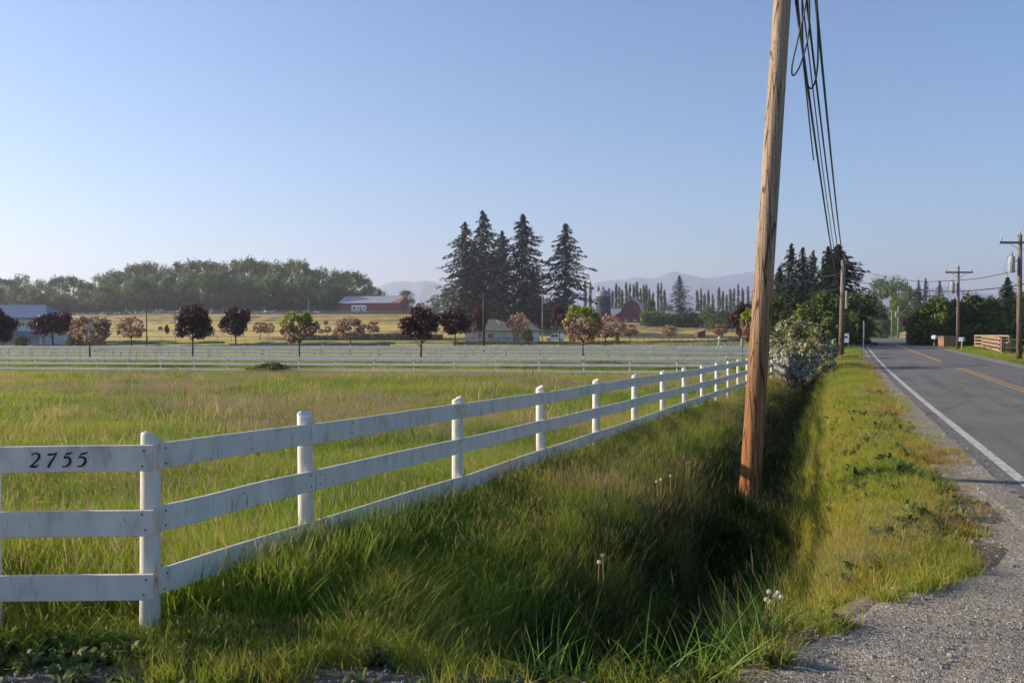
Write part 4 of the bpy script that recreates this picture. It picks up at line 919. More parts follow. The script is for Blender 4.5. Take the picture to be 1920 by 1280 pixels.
# unit sized trees: height 1, crown half width .5
def p_maple(key, seed, nl=40, per=190, ls=.036, low=.26):
    r = np.random.default_rng(seed); d = r.normal(size=(nl, 3)); d /= np.linalg.norm(d, axis=1)[:, None]; q = r.uniform(.15, .95, nl) ** .5
    C = d * q[:, None] * np.array([.42, .42, (1 - low) * .41]) + np.array([0, 0, low + (1 - low) * .52])
    C[:, :2] *= (1.08 - .35 * ((C[:, 2:] - low) / (1 - low)) ** 1.5)
    P = crown_pts(r, nl, per, r.uniform(.09, .16, nl), C, .4)
    m = MB(); branchy(m, (0, 0, -.06), (0, 0, .78), .022, random.Random(seed), 9, .22, .3)
    make_proto(key, m, [('crown', quad_mesh('crown', diamonds(P, ls, r), M['maple']))], M['bark'])
for k in range(3): p_maple('maple%d' % k, 200 + k, nl=(52, 42, 46)[k])
def p_cherry(key, seed, top_green, dens=1.0, blossom=.55):
    r = np.random.default_rng(seed); nl = 58; a = r.random(nl) * 6.283; z = r.uniform(.36, .95, nl); wid = np.interp(z, [.3, .5, .75, .95], [.20, .44, .46, .24]); q = wid * r.uniform(.3, 1, nl) ** .5
    C = np.stack([np.cos(a) * q, np.sin(a) * q, z], -1); P = crown_pts(r, nl, int(66 * dens), r.uniform(.06, .12, nl), C, .35)
    rr = r.random(len(P)); isb = rr < blossom; green = (P[:, 2] > .72 + .10 * P[:, 0] + .07 * r.normal(size=len(P))) & top_green
    m = MB(); rg = random.Random(seed); m.tube([(0, 0, -.06), (0, 0, .2), (0, 0, .36)], [.022, .019, .016], 8)
    for k in range(9):
        an = k * .7 + rg.random(); ln = rg.uniform(.2, .38); m.tube([(0, 0, .30), (math.cos(an) * ln * .5, math.sin(an) * ln * .5, .48), (math.cos(an) * ln, math.sin(an) * ln, .75)], [.012, .008, .002], 5)
    cr = [('crown', quad_mesh('crown', diamonds(P[~isb & ~green], .044, r), M['bronze'])), ('blossom', quad_mesh('blossom', diamonds(P[isb & ~green], .046, r, elong=1.1), M['blossom']))]
    if top_green: cr.append(('new_leaves', quad_mesh('new_leaves', diamonds(P[green], .046, r), M['cherry_green'])))
    make_proto(key, m, cr, M['bark'])
p_cherry('cherry0', 210, False); p_cherry('cherry1', 211, False, .8); p_cherry('cherryg0', 212, True, 1.3); p_cherry('cherryg1', 213, True, 1.2); p_cherry('cherrydark', 214, False, .9, .2)
def p_fir(key, seed, R0=.5, bare=.06, nb=170, mat='fir', droop=.35, ragged=.45, per=17, ls=.034):
    r = np.random.default_rng(seed); Q = []; m = MB(); m.tube([(0, 0, -.03), (0, 0, .5), (0, 0, 1.0)], [.017, .010, .001], 8)
    for k in range(nb):
        h = bare + (1 - bare) * (k + r.random()) / nb; h = min(h, .995)
        prof = np.interp(h, [0, bare, bare + .1, .5, .8, 1], [.6, .8, 1.0, .82, .46, .04]); a = k * 2.399 + r.normal(0, .4); ln = R0 * prof * r.uniform(1 - ragged, 1.05) * (.62 + .76 * float(vn((a % 6.283) * 1.3, h * 11, 1.0, seed)))
        n = max(4, int(per * (ln / R0) ** .6)); t = (np.arange(n) + r.random(n)) / n
        z = h + ln * (.16 * t - droop * t * t + .12 * t ** 4 ) * r.uniform(.6, 1.3); rad = ln * t
        c = np.stack([np.cos(a) * rad, np.sin(a) * rad, z], -1); sd = np.array([-math.sin(a), math.cos(a), 0]); wd = ln * .22 * (1 - t * .75)
        for sg in (-1, 0, 1):
            cc = c + sd * (wd * sg * r.uniform(.4, 1, n))[:, None] + r.normal(0, .006, (n, 3)); L_ = ls * r.uniform(.7, 1.4, n)[:, None]
            out = np.stack([np.cos(a + sg * .5 + r.normal(0, .3, n)), np.sin(a + sg * .5 + r.normal(0, .3, n)), -.35 + r.normal(0, .25, n)], -1); b = np.cross(out, np.array([0, 0, 1.0])) + r.normal(0, .4, (n, 3)); b /= np.linalg.norm(b, axis=1)[:, None]
            Q.append(np.stack([cc - out * L_ * .5, cc - b * L_ * .22 - [0, 0, .004], cc + out * L_ * .6, cc + b * L_ * .22 - [0, 0, .004]], 1))
        if k % 4 == 0: m.tube([(0, 0, h), tuple(c[-1])], [.004, .001], 4)
    make_proto(key, m, [('crown', quad_mesh('crown', np.concatenate(Q), M[mat]))], M['bark'])
for k in range(3): p_fir('fir%d' % k, 220 + k, bare=.14, ragged=.62, nb=150, per=19, ls=.037)
for k in range(2): p_fir('spruce%d' % k, 225 + k, bare=.03, nb=150, ragged=.35)
p_fir('densefir', 228, bare=.0, nb=240, ragged=.25, per=20, ls=.042)
p_fir('cedar0', 229, bare=.0, nb=190, mat='cedar', ragged=.3, per=20, ls=.045)
def p_decid(key, seed, mat='wood_leaf', low=.18, nl=44, per=92, ls=.033, wide=.5, lumpr=(.08, .17), bark='bark'):
    r = np.random.default_rng(seed); z = low + (1 - low) * r.random(nl) ** .8 * .97; wid = wide * np.interp((z - low) / (1 - low), [0, .25, .6, .85, 1], [.55, .85, 1, .75, .3]); a = r.random(nl) * 6.283; q = wid * r.uniform(.2, 1, nl) ** .55 - .05
    C = np.stack([np.cos(a) * q, np.sin(a) * q, z - .04], -1); P = crown_pts(r, nl, per, r.uniform(*lumpr, nl), C, .55)
    P = P[P[:, 2] > low * .5]
    m = MB(); branchy(m, (0, 0, -.04), (0, 0, .85), .018, random.Random(seed), 10, .26, .2)
    make_proto(key, m, [('crown', quad_mesh('crown', diamonds(P, ls, r), M[mat]))], M[bark])
for k in range(5): p_decid('wood%d' % k, 230 + k, low=(.12, .2, .16, .22, .14)[k])
for k in range(3): p_decid('hedge%d' % k, 240 + k, 'hedge', .0, 70, 110, .045, .5, (.08, .17))
p_decid('bramble', 249, 'bramble', .0, 40, 90, .07, .5, (.12, .22))
for k in range(3): p_decid('bush%d' % k, 245 + k, 'scrub', .0, 30, 60, .09, .5, (.12, .22))
def p_poplar(key, seed):
    r = np.random.default_rng(seed); nl = 46; z = r.uniform(.08, .97, nl); a = r.random(nl) * 6.283; wid = .34 * np.interp(z, [0, .2, .6, .9, 1], [.6, 1, .95, .5, .1]); q = wid * r.random(nl) ** .5
    C = np.stack([np.cos(a) * q, np.sin(a) * q, z], -1); out = []
    for c in C:
        n = 34; d = r.normal(size=(n, 3)) * np.array([.10, .10, .04]); d[:, 2] += 0; out.append(c + d)
    P = np.concatenate(out); m = MB(); m.tube([(0, 0, -.02), (0, 0, .5), (0, 0, .97)], [.05, .03, .004], 6)
    Q = diamonds(P, .055, r, elong=1.0); Q[:, :, :2] = (Q[:, :, :2] - P[:, None, :2]) * 2.5 + P[:, None, :2]
    make_proto(key, m, [('crown', quad_mesh('crown', Q, M['poplar']))], M['bark_pale'])
for k in range(3): p_poplar('poplar%d' % k, 250 + k)

def tree(key, name, u, Y, ytop, wpx, label, group=None, cat='tree', zb=None, ybase=None, rot=None):
    x = UX(u, Y); z = Hz(x, Y) if zb is None else zb
    if ybase is not None: z = ZY(ybase, Y)
    h = ZY(ytop, Y) - z; w = wpx * Y / F
    root = empty(name, (x, Y, z), R.random() * 6.283 if rot is None else rot, label, cat, group); root.scale = (w, w, h)
    tm, cr = PROTO[key]
    obj('trunk', tm, None, root)
    for nm, me in cr: obj(nm, me, None, root)
    return root
def rowY(u, t):      # depth on the line X*SA + Y*CA = t seen in column u
    return t / (CA + SA * (u - 960) / F)
# ornamental rows along the lane
G1 = 'ornamental trees planted along the lane'
for key, nm, u, t, yt, w, yb, lab in (
    ('maple0', 'red_maple_tree', -12, 57, 576, 88, 668, 'dark red leaved tree cut off by the left picture edge'),
    ('maple1', 'red_maple_tree', 100, 74, 584, 82, 652, 'dark red leaved tree in front of the blue roofed building'),
    ('maple2', 'red_maple_tree', 361, 57, 570, 76, 668, 'large dark red leaved tree left of the farm hay bales'),
    ('maple0', 'red_maple_tree', 443, 74, 576, 64, 652, 'smaller dark red leaved tree right of the large dark red one on the left'),
    ('maple1', 'red_maple_tree', 789, 57, 571, 80, 670, 'large round dark red leaved tree below the red shed'),
    ('maple2', 'red_maple_tree', 853, 74, 579, 62, 652, 'dark red leaved tree between the round one and the thick dark pole'),
    ('cherry0', 'blossom_tree', 168, 57, 594, 72, 668, 'pinkish brown blossoming tree beside the blue roofed building'),
    ('cherry1', 'blossom_tree', 246, 74, 596, 52, 652, 'small pinkish brown blossoming tree left of the slim dark pole'),
    ('cherryg0', 'blossom_tree', 561, 57, 586, 66, 670, 'pink blossoming tree with yellow green top near the round hay bale'),
    ('cherry0', 'blossom_tree', 657, 74, 598, 58, 652, 'pinkish orange blossoming tree below the white camper'),
    ('cherryg1', 'blossom_tree', 1093, 57, 571, 68, 674, 'pink blossoming tree with yellow green top right of the white van'),
    ('cherry1', 'blossom_tree', 1135, 74, 592, 62, 654, 'pinkish brown blossoming tree just right of the green topped one'),
    ('cherry1', 'blossom_tree', 970, 150, 589, 40, 642, 'pink blossoming tree in front of the low house'),
    ('maple0', 'red_maple_tree', 898, 150, 574, 34, 642, 'slender purple leaved tree left of the thick dark pole'),
    ('maple1', 'red_maple_tree', 1049, 165, 570, 40, 640, 'upright purple leaved tree behind the white van'),
    ('cherrydark', 'blossom_tree', 488, 160, 605, 26, 634, 'small dusky purple tree right of the smaller dark red one'),
    ('cherry1', 'blossom_tree', 504, 165, 607, 20, 634, 'tiny pinkish tree touching the small dusky purple tree'),
    ('cherrydark', 'blossom_tree', 700, 165, 604, 26, 634, 'small dusky purple tree left of the large round dark red one'),
    ('cherrydark', 'blossom_tree', 614, 190, 613, 14, 630, 'very small sapling below the round hay bale'),
    ('cherry0', 'blossom_tree', 602, 190, 618, 10, 630, 'tiniest pink sapling just left of another sapling under the bale'),
    ('maple2', 'red_maple_tree', 313, 190, 610, 9, 634, 'tiny narrow dark red sapling left of the large dark red tree'),
    ('cherrydark', 'blossom_tree', 1180, 160, 609, 32, 642, 'dusky dark blossoming tree below the red gambrel barn'),
    ('cherry0', 'blossom_tree', 1255, 170, 611, 28, 640, 'small bronze flat topped tree below the tall spruce'),
    ('cherrydark', 'blossom_tree', 1350, 160, 608, 26, 640, 'small dark purple tree near the little brown shed'),
    ('maple2', 'red_maple_tree', 1392, 66, 566, 50, 668, 'dark red leaved tree just left of the big leaning pole'),
    ('cherryg0', 'blossom_tree', 1412, 57, 580, 52, 672, 'blossoming tree half hidden behind the big leaning pole')):
    Y = rowY(u, t) if t < 100 else t
    tree(key, nm, u, Y, yt - 2, w * 1.12, lab, G1, ybase=yb)
# tall firs behind the house
for i, (u, yt, w, Y, yb, lab) in enumerate(((872, 418, 66, 262, 620, 'leftmost tall dark fir behind the low house'), (905, 396, 74, 268, 620, 'tallest dark fir behind the low house, second from left'),
                            (942, 434, 62, 258, 622, 'shorter dark fir in the middle of the tall fir clump'), (980, 403, 82, 264, 622, 'wide branched dark fir at the right of the clump'),
                            (1060, 420, 72, 262, 622, 'lone tall dark fir standing right of the fir clump'), (925, 470, 60, 275, 620, 'low dark fir filling the back of the fir clump'), (1000, 500, 50, 280, 620, 'short dark fir between the clump and the lone fir'), (888, 455, 60, 280, 620, 'dark fir hidden behind the leftmost firs'))):
    tree('fir%d' % (i % 3), 'fir_tree', u, Y, yt, w * 2.1, lab, 'tall firs behind the low house', ybase=yb)
# left woodland on the hill
wl = [(-40, 510), (10, 520), (48, 512), (75, 524), (112, 518), (138, 519), (165, 528), (185, 515), (205, 506), (228, 508), (250, 498), (272, 490), (290, 488), (312, 498), (335, 492), (360, 489), (385, 486), (405, 488), (425, 492), (445, 487), (466, 484), (487, 486), (505, 489), (525, 490), (545, 488), (565, 489), (585, 502), (605, 500), (625, 506), (648, 508), (668, 510), (684, 520), (698, 536)]
for i, (u, yt) in enumerate(wl):
    tree('wood%d' % (i % 5), 'woodland_tree', u, 415 + 18 * ((i * 7) % 5), yt, R.uniform(52, 66), 'tall green tree in the dense wood behind the left hay field', 'trees of the wood on the hill')
for i in range(34):
    u = -30 + i * 22 + R.uniform(-8, 8); yt = float(np.interp(u, [p[0] for p in wl], [p[1] for p in wl])) + R.uniform(18, 48)
    tree('wood%d' % ((i * 3 + 1) % 5), 'woodland_tree', u, 398 + R.uniform(-4, 8), yt, R.uniform(40, 60), 'lower green tree along the front edge of the hill wood', 'trees at the front edge of the wood')
# trees beside and behind the red shed, and the far valley
for u, Y, yt, w, key, lab in ((712, 520, 543, 14, 'poplar0', 'small pointed tree behind the left end of the long red shed roof'), (763, 480, 543, 36, 'wood1', 'rounded tree behind the right gable of the long red shed'),
                         (790, 560, 566, 30, 'wood2', 'low hazy tree right of the long red shed'), (815, 540, 556, 36, 'wood3', 'hazy green tree left of the tall firs'), (838, 420, 548, 40, 'wood4', 'green tree at the foot of the leftmost firs'), (1012, 330, 556, 44, 'cedar0', 'green conifer between the fir clump and the pale pole'), (1030, 340, 566, 36, 'wood0', 'low green tree beside the slim pale pole')):
    tree(key, 'background_tree', u, Y, yt, w, lab, 'trees beyond the farm')
for u in range(770, 1420, 24):
    tree('wood%d' % (u % 5), 'background_tree', u + R.uniform(-6, 6), 590 + R.uniform(0, 60), R.uniform(570, 584), R.uniform(26, 38), 'low hazy tree in the far line behind the farm', 'hazy trees behind the farm')
pop = [(1097, 530), (1107, 533), (1122, 541), (1131, 541), (1142, 545), (1148, 548), (1155, 535), (1161, 542), (1166, 547), (1174, 533), (1181, 536), (1188, 537), (1194, 532), (1201, 545), (1207, 539), (1212, 537), (1217, 546), (1224, 552), (1234, 534), (1240, 535), (1246, 548), (1307, 548), (1314, 545), (1321, 555), (1328, 547), (1336, 556), (1348, 543), (1355, 549), (1362, 556), (1369, 546), (1376, 544), (1384, 538), (1392, 545), (1402, 540), (1412, 548)]
for i, (u, yt) in enumerate(pop):
    tree('poplar%d' % (i % 3), 'poplar_tree', u, 500 + 12 * (i % 4), yt - 2, R.uniform(7, 9.5), 'slender poplar in the long row behind the gambrel barn', 'row of poplars')
tree('spruce0', 'spruce_tree', 1274, 330, 517, 66, 'broad dark spruce right of the gambrel barn', None)
tree('hedge0', 'background_tree', 1219, 372, 562, 30, 'round dark tree growing against the gambrel barn roof', None)
for u, yt, w in ((1330, 575, 40), (1358, 580, 34), (1300, 586, 30), (1385, 572, 40), (1418, 560, 50), (1440, 545, 50)):
    tree('wood%d' % (u % 5), 'background_tree', u, 300 + (u % 7) * 6, yt, w, 'mid green tree between the spruce and the big leaning pole', 'trees right of the farm')
# left of the road
for i, (u, yt, w, Y, key, lab) in enumerate(((1483, 458, 46, 108, 'fir0', 'leftmost dark spire of the conifers left of the road'), (1505, 464, 40, 112, 'fir1', 'middle dark spire of the conifers left of the road'), (1524, 470, 34, 116, 'fir2', 'thin right spire of the three conifers left of the road'),
                                        (1572, 459, 104, 100, 'densefir', 'big dense dark conifer overhanging the road at left'), (1553, 462, 60, 103, 'densefir', 'narrow dark conifer merged with the big dense one by the road'), (1594, 548, 66, 96, 'hedge1', 'dark leafy tree below the big dense conifer by the road edge'),
                                        (1497, 540, 74, 86, 'cedar0', 'yellowish cedar behind the blossom bush'), (1540, 548, 70, 84, 'hedge2', 'dark green tree between the cedar and the big conifer'), (1462, 500, 50, 112, 'densefir', 'dark conifer just right of the big leaning pole'), (1450, 556, 60, 92, 'hedge0', 'dark green tree right behind the big leaning pole'), (1518, 574, 60, 78, 'hedge1', 'dark shrub under the conifers left of the road'))):
    tree(key, 'roadside_tree', u, Y, yt, w * (2.4 if key[:3] == 'fir' else 1.6), lab, 'trees left of the road')
# right of the road
for i, (u, yt, w, Y, key, lab) in enumerate(((1757, 556, 72, 96, 'hedge0', 'large rounded green tree nearest the road in the right hand hedge'), (1735, 575, 50, 100, 'hedge1', 'lower left lobe of the right hand hedge by the road'), (1792, 562, 66, 98, 'hedge2', 'dark green tree behind the second crossarm pole'), (1824, 550, 64, 100, 'hedge1', 'dark pointed tree in the middle of the right hand hedge'), (1855, 558, 60, 98, 'hedge0', 'dark tree of the right hand hedge above the wooden fence'), (1888, 521, 74, 102, 'cedar0', 'tall cedar above the wooden fence at right'), (1935, 540, 80, 104, 'hedge2', 'dark tree cut off by the right picture edge'), (1715, 586, 46, 112, 'maple1', 'dark reddish shrub tree behind the right hand hedge'))):
    tree(key, 'roadside_tree', u, Y, yt, w * 1.1, lab, 'trees right of the road')
for i, (u, yt, w, Y, key, lab) in enumerate(((1652, 522, 58, 330, 'wood0', 'hazy pale green tree at the far end of the road'), (1684, 520, 64, 280, 'wood3', 'tall mixed tree right of the far road'), (1676, 545, 30, 285, 'fir1', 'dark conifer among the trees right of the far road'), (1708, 536, 58, 250, 'wood2', 'dark tree behind the small far poles'), (1722, 524, 30, 230, 'spruce1', 'left spire of the three spruces above the hedge'), (1735, 521, 32, 232, 'spruce0', 'middle spire of the three spruces above the hedge'), (1761, 526, 34, 228, 'spruce1', 'right spire of the three spruces above the hedge'),
                                        (1640, 555, 30, 520, 'wood1', 'far hazy tree closing the road view on the right'), (1626, 572, 24, 800, 'wood2', 'farthest hazy tree at the end of the road'), (1606, 566, 34, 420, 'wood4', 'hazy tree behind the big dense conifer'), (1655, 598, 24, 240, 'hedge2', 'dark bush beside the far road'), (1637, 600, 20, 420, 'bush1', 'pale scrub bush along the right of the far road'), (1600, 590, 30, 700, 'wood0', 'far hazy tree left of the road end'), (1630, 548, 46, 300, 'hedge1', 'green tree beside the vanishing end of the road'), (1645, 566, 40, 260, 'hedge2', 'dark green tree filling the gap right of the road end'), (1690, 590, 40, 200, 'wood4', 'green roadside tree behind the rail fence down the road'))):
    tree(key, 'background_tree', u, Y, yt, w * 1.12, lab, 'far trees along the road')
for i in range(26):
    u = R.uniform(1500, 1980); Y = R.uniform(620, 1000); tree('wood%d' % (i % 5), 'background_tree', u, Y, R.uniform(566, 592), R.uniform(30, 46), 'hazy tree on the distant rise beyond the road', 'distant hazy trees on the rise')
# blossom bush by the ditch
def blossom_bush(u, Y, ytop, wpx, ybase, frac, label, seed, n=16000):
    x = UX(u, Y); z = ZY(ybase, Y); h = ZY(ytop, Y) - z; w = wpx * Y / F; r = np.random.default_rng(seed)
    root = empty('flowering_bush', (x, Y, z), 0, label, 'bush'); m = MB(); rg = random.Random(seed); L_ = []
    for k in range(26):
        a = rg.random() * 6.283; sp = rg.uniform(.15, .5) * w; zt = h * rg.uniform(.45, 1.0) * (1 - .25 * sp / w); b = Vector((rg.uniform(-.2, .2) * w * .4, rg.uniform(-.2, .2) * w * .4, -.25)); e = Vector((math.cos(a) * sp, math.sin(a) * sp, zt)); mid = b.lerp(e, .5) + Vector((math.cos(a), math.sin(a), .3)) * sp * .2
        m.tube([b, mid, e], [.028, .016, .004], 5)
        for q in range(7):
            t = rg.uniform(.35, 1); p = b.lerp(mid, t * 2) if t < .5 else mid.lerp(e, t * 2 - 1); e2 = p + Vector((rg.gauss(0, .28), rg.gauss(0, .28), rg.gauss(.12, .2))) * w * .28; L_ += [(p, e2)]; m.tube([p, e2], [.007, .002], 4)
    C = []
    for i in range(n):
        p, e2 = L_[i % len(L_)]; C.append(p.lerp(e2, rg.random() ** .7) + Vector((rg.gauss(0, .05), rg.gauss(0, .05), rg.gauss(0, .05))))
    C = np.array([tuple(c) for c in C]); C = C[C[:, 2] > .05]; lowleft = np.clip(1.25 - C[:, 2] / h * 1.35 - .35 * C[:, 0] / w, .04, 1) * frac; isb = r.random(len(C)) < lowleft
    m.build('stems', M['bark_pale'], root)
    obj('foliage', quad_mesh('foliage', diamonds(C[~isb], .070, r), M['apple_leaf']), None, root)
    obj('blossom', quad_mesh('blossom', diamonds(C[isb], .088, r, elong=1.05), M['apple_blossom']), None, root)
blossom_bush(1487, 38.0, 632, 96, 716, .75, 'white blossoming bush at the edge of the ditch behind the big pole', 300, 17000)
blossom_bush(1503, 41.5, 580, 146, 712, .40, 'larger green brown shrub with few blossoms behind the white blossoming bush', 301, 30000)
for u, Y, yt, w, yb, lab in ((1538, 52, 640, 48, 690, 'small green shrub at the foot of the leaning brown pole'), (1600, 130, 618, 30, 640, 'small green shrub below the dark roadside trees')):
    tree('hedge1', 'small_shrub', u, Y, yt, w, lab, cat='shrub', ybase=yb)
tree('bramble', 'small_shrub', 505, 56.8, 681, 86, 'low dark green bramble clump in front of the nearest cross fence', cat='shrub', ybase=708)
tree('hedge0', 'small_shrub', 1157, 190, 620, 9, 'small dark conical evergreen beside the dusky tree', cat='shrub', ybase=641)
tree('hedge1', 'small_shrub', 1074, 198, 626, 14, 'small dark round shrub right of the white van', cat='shrub', ybase=642)
tree('hedge2', 'small_shrub', 988, 200, 614, 26, 'dark evergreen shrub against the low house wall', cat='shrub', ybase=642)
tree('hedge1', 'small_shrub', 40, 150, 628, 30, 'dark shrub in front of the blue roofed building', cat='shrub', ybase=656)
tree('hedge0', 'small_shrub', 140, 150, 630, 40, 'dark shrub below the small pinkish blossoming trees at left', cat='shrub', ybase=656)
tree('hedge0', 'small_shrub', 1902, 66, 640, 34, 'rounded clipped yellow green shrub by the wooden fence', cat='shrub', ybase=662)

# ------------------------------------------------------------------ hay field: windrows, bales, scrub strip
M['hay'] = mat_plain('cut_hay', (.36, .26, .10), .4, 2.5, .95, 1.0, .15, col2=(.15, .11, .04))
M['hay_green'] = mat_plain('cut_green_hay', (.15, .15, .06), .4, 2.5, .95, 1.0, .15, col2=(.06, .065, .03))
def windrow(u0, u1, Y0, Y1, w, h, mat, label, group, seed, bow=0.0):
    n = int(abs(UX(u1, Y1) - UX(u0, Y0)) / 1.2) + 6; t = np.linspace(0, 1, n); uu = lerp(u0, u1, t); Yc = lerp(Y0, Y1, t) + bow * np.sin(math.pi * t) + 1.4 * (fbm(uu, uu * 0, 60, seed) - .5)
    X = UX(uu, Yc); hh = h * np.clip(.45 + 1.1 * vn(X, Yc, 2.2, seed) * (.6 + .8 * vn(X, Yc, 9, seed + 1)), .1, 2); ww = w * (.7 + .6 * vn(X, Yc, 3.5, seed + 2)); rows = []
    for f, q in ((-1, -.03), (-.6, .6), (-.15, 1.0), (.35, .85), (.8, .35), (1, -.03)):
        Yk = Yc + f * ww * .5; rows.append(np.stack([X, Yk, ground_z(X, Yk, False) + hh * q], -1))
    V = np.array(rows); a, b = V.shape[:2]; idx = np.arange(a * b).reshape(a, b)
    o = obj('hay_windrow', np_mesh('hay_windrow', V.reshape(-1, 3), np.stack([idx[:-1, :-1], idx[:-1, 1:], idx[1:, 1:], idx[1:, :-1]], -1).reshape(-1, 4)), M[mat]); tag(o, label, 'windrow', group)
for i, Y in enumerate((258, 290, 305, 316, 326, 337, 348, 359)):
    windrow(150, 1500, Y + 4, Y - 6, 1.3, .34, 'hay', 'lumpy row of cut hay across the sunny upper field', 'hay rows on the upper field', 60 + i)
for i, (u0, u1, Y0, Y1, bw) in enumerate(((60, 420, 150, 195, 6), (180, 640, 132, 180, 5), (380, 730, 150, 170, 3), (430, 740, 170, 186, 2), (150, 330, 190, 214, 4), (500, 1350, 200, 176, 0), (850, 1400, 160, 150, 0))):
    windrow(u0, u1, Y0, Y1, 1.6, .42, 'hay_green', 'dark green cut hay row curving over the lower field', 'hay rows on the lower field', 80 + i, bw)
M['bale'] = mat_plain('bale_wrap', (.10, .12, .11), .2, 4, .5, .3, .05); M['bale_white'] = mat_plain('white_bale_wrap', (.70, .70, .72), .1, 4, .4, .2, .03)
def bale(u, Y, rpx, mat, label):
    x = UX(u, Y); r_ = rpx * Y / F; z = Hz(x, Y); root = empty('hay_bale', (x, Y, z), math.radians(10), label, 'hay bale', 'round bales on the hay field')
    n = 20; m = MB(); prof = [(-.62, .9), (-.58, .98), (-.2, 1.0), (.2, 1.0), (.58, .98), (.62, .9)]; vs = []
    for y, q in prof:
        for k in range(n): vs.append((r_ * q * math.cos(6.2832 * k / n), y * r_ * 1.2, r_ * .97 + r_ * q * math.sin(6.2832 * k / n)))
    fs = [tuple(range(n)), tuple(len(vs) - 1 - k for k in range(n))] + [(i * n + k, (i + 1) * n + k, (i + 1) * n + (k + 1) % n, i * n + (k + 1) % n) for i in range(5) for k in range(n)]
    m.add(vs, fs).build('wrapped_roll', M[mat], root)
    m = MB()
    for k in range(3): m.tube([(r_ * (.75 - .22 * k) * math.cos(a * .35), -.63 * r_ * 1.2 - .004, r_ * .97 + r_ * (.75 - .22 * k) * math.sin(a * .35)) for a in range(18)], .02, 4)
    m.build('end_coils', M['hay'], root)
bale(611, 285, 4.4, 'bale', 'dark wrapped round hay bale above the small saplings'); bale(301, 262, 4.2, 'bale', 'dark wrapped round hay bale left of the large dark red tree')
bale(532, 246, 5.0, 'bale_white', 'white wrapped round bale left of the green topped blossoming tree'); bale(399, 246, 4.5, 'bale_white', 'white wrapped round bale right of the large dark red tree')
bale(414, 270, 4.0, 'bale', 'dark wrapped round hay bale hidden by the smaller dark red tree')
def scrub_strip(name, u0, u1, Y, h, n, mat, label, cat, seed, size=.35):
    r = np.random.default_rng(seed); u = r.uniform(u0, u1, n); Yy = Y + r.normal(0, 1.4, n); X = UX(u, Yy); hh = h * (.4 + .9 * fbm(X, Yy, 5, seed)); C = np.stack([X, Yy, ground_z(X, Yy, False) + hh * r.random(n) ** .7], -1)
    o = obj(name, quad_mesh(name, diamonds(C, size, r), M[mat])); tag(o, label, cat, None, 'stuff')
scrub_strip('scrub', 535, 830, 231, 1.5, 9000, 'scrub', 'rough brown green scrub strip along the foot of the upper hay field', 'scrub', 1)
scrub_strip('scrub', 850, 1420, 183, .7, 9000, 'scrub', 'low rough scrub strip in front of the low house', 'scrub', 2, .25)
scrub_strip('scrub', 200, 860, 368, .45, 8000, 'scrub', 'weedy grey green strip along the top fence of the hay field', 'scrub', 3, .4)
scrub_strip('undergrowth', -60, 720, 405, 7, 26000, 'wood_leaf', 'shaded undergrowth along the foot of the hill wood', 'undergrowth', 4, .9)
scrub_strip('undergrowth', 1440, 1610, 92, 3.2, 16000, 'hedge', 'dark undergrowth below the trees left of the road', 'undergrowth', 5, .28)
scrub_strip('undergrowth', 1700, 1960, 98, 2.4, 12000, 'hedge', 'dark undergrowth below the right hand hedge', 'undergrowth', 6, .28)
scrub_strip('undergrowth', 1200, 1460, 330, 5.5, 9000, 'wood_leaf', 'hazy undergrowth around the farm yard trees', 'undergrowth', 7, .8)
scrub_strip('undergrowth', 830, 1080, 285, 5.0, 9000, 'cedar', 'dark undergrowth below the tall firs', 'undergrowth', 8, .7)
# ------------------------------------------------------------------ buildings
def mat_boards(name, col, pitch, vertical=True, rough=.8):
    m, t, o = mat_new(name); c = N(t, 'ShaderNodeTexCoord'); n1 = noise(t, c.outputs['Object'], .6, 5, .6); n2 = noise(t, mapping(t, c.outputs['Object'], (6, 6, .5) if vertical else (.5, .5, 6)), 1.0, 4, .6)
    cc = ramp(t, n1, [(.3, tuple(x * .7 for x in col)), (.6, col), (.8, tuple(min(1, x * 1.2) for x in col))])
    cc = mix(t, .6, cc, ramp(t, n2, [(.3, (.7, .7, .7)), (.6, (1.05, 1.05, 1.05))]), 'MULTIPLY')
    p = N(t, 'ShaderNodeBsdfPrincipled', i={'Roughness': rough}); L(t, cc, p.inputs['Base Color']); L(t, bump(t, n2, .4, .03), p.inputs['Normal']); L(t, p.outputs[0], o.inputs[0]); return m
M['red_board'] = mat_boards('red_barn_board', (.30, .06, .05), .2)
M['dark_red'] = mat_boards('dark_red_board', (.15, .032, .034), .2)
M['tin'] = mat_plain('tin_roof', (.40, .40, .42), .12, 1.2, .45, .1, .02, metal=.3, stretch=(1, 1, 1))
M['rust_tin'] = mat_plain('rusty_tin', (.26, .14, .09), .3, 2, .7, .1, .02)
M['blue_roof'] = mat_plain('blue_metal_roof', (.085, .125, .22), .1, 1.5, .5, .1, .02)
M['barn_roof'] = mat_plain('blue_grey_tin', (.17, .22, .29), .15, 1.5, .5, .1, .02)
M['shingle'] = mat_plain('grey_shingle', (.15, .135, .12), .2, 4, .9, .3, .02)
M['siding'] = mat_boards('grey_siding', (.42, .41, .42), .2, False)
M['pale_blue'] = mat_boards('pale_blue_siding', (.46, .50, .56), .2, False)
M['trim'] = mat_plain('white_trim', (.66, .66, .68), .08, 5, .6, .05, .002)
M['darktrim'] = mat_plain('dark_trim', (.05, .05, .055), .15, 5, .6, .05, .002)
M['iron'] = mat_plain('dark_iron', (.022, .022, .024), .15, 5, .6, .05, .002)
def mat_glass():
    m, t, o = mat_new('window_glass'); p = N(t, 'ShaderNodeBsdfPrincipled', i={'Base Color': (.02, .025, .03, 1), 'Roughness': .08, 'Specular IOR Level': .8}); L(t, p.outputs[0], o.inputs[0]); return m
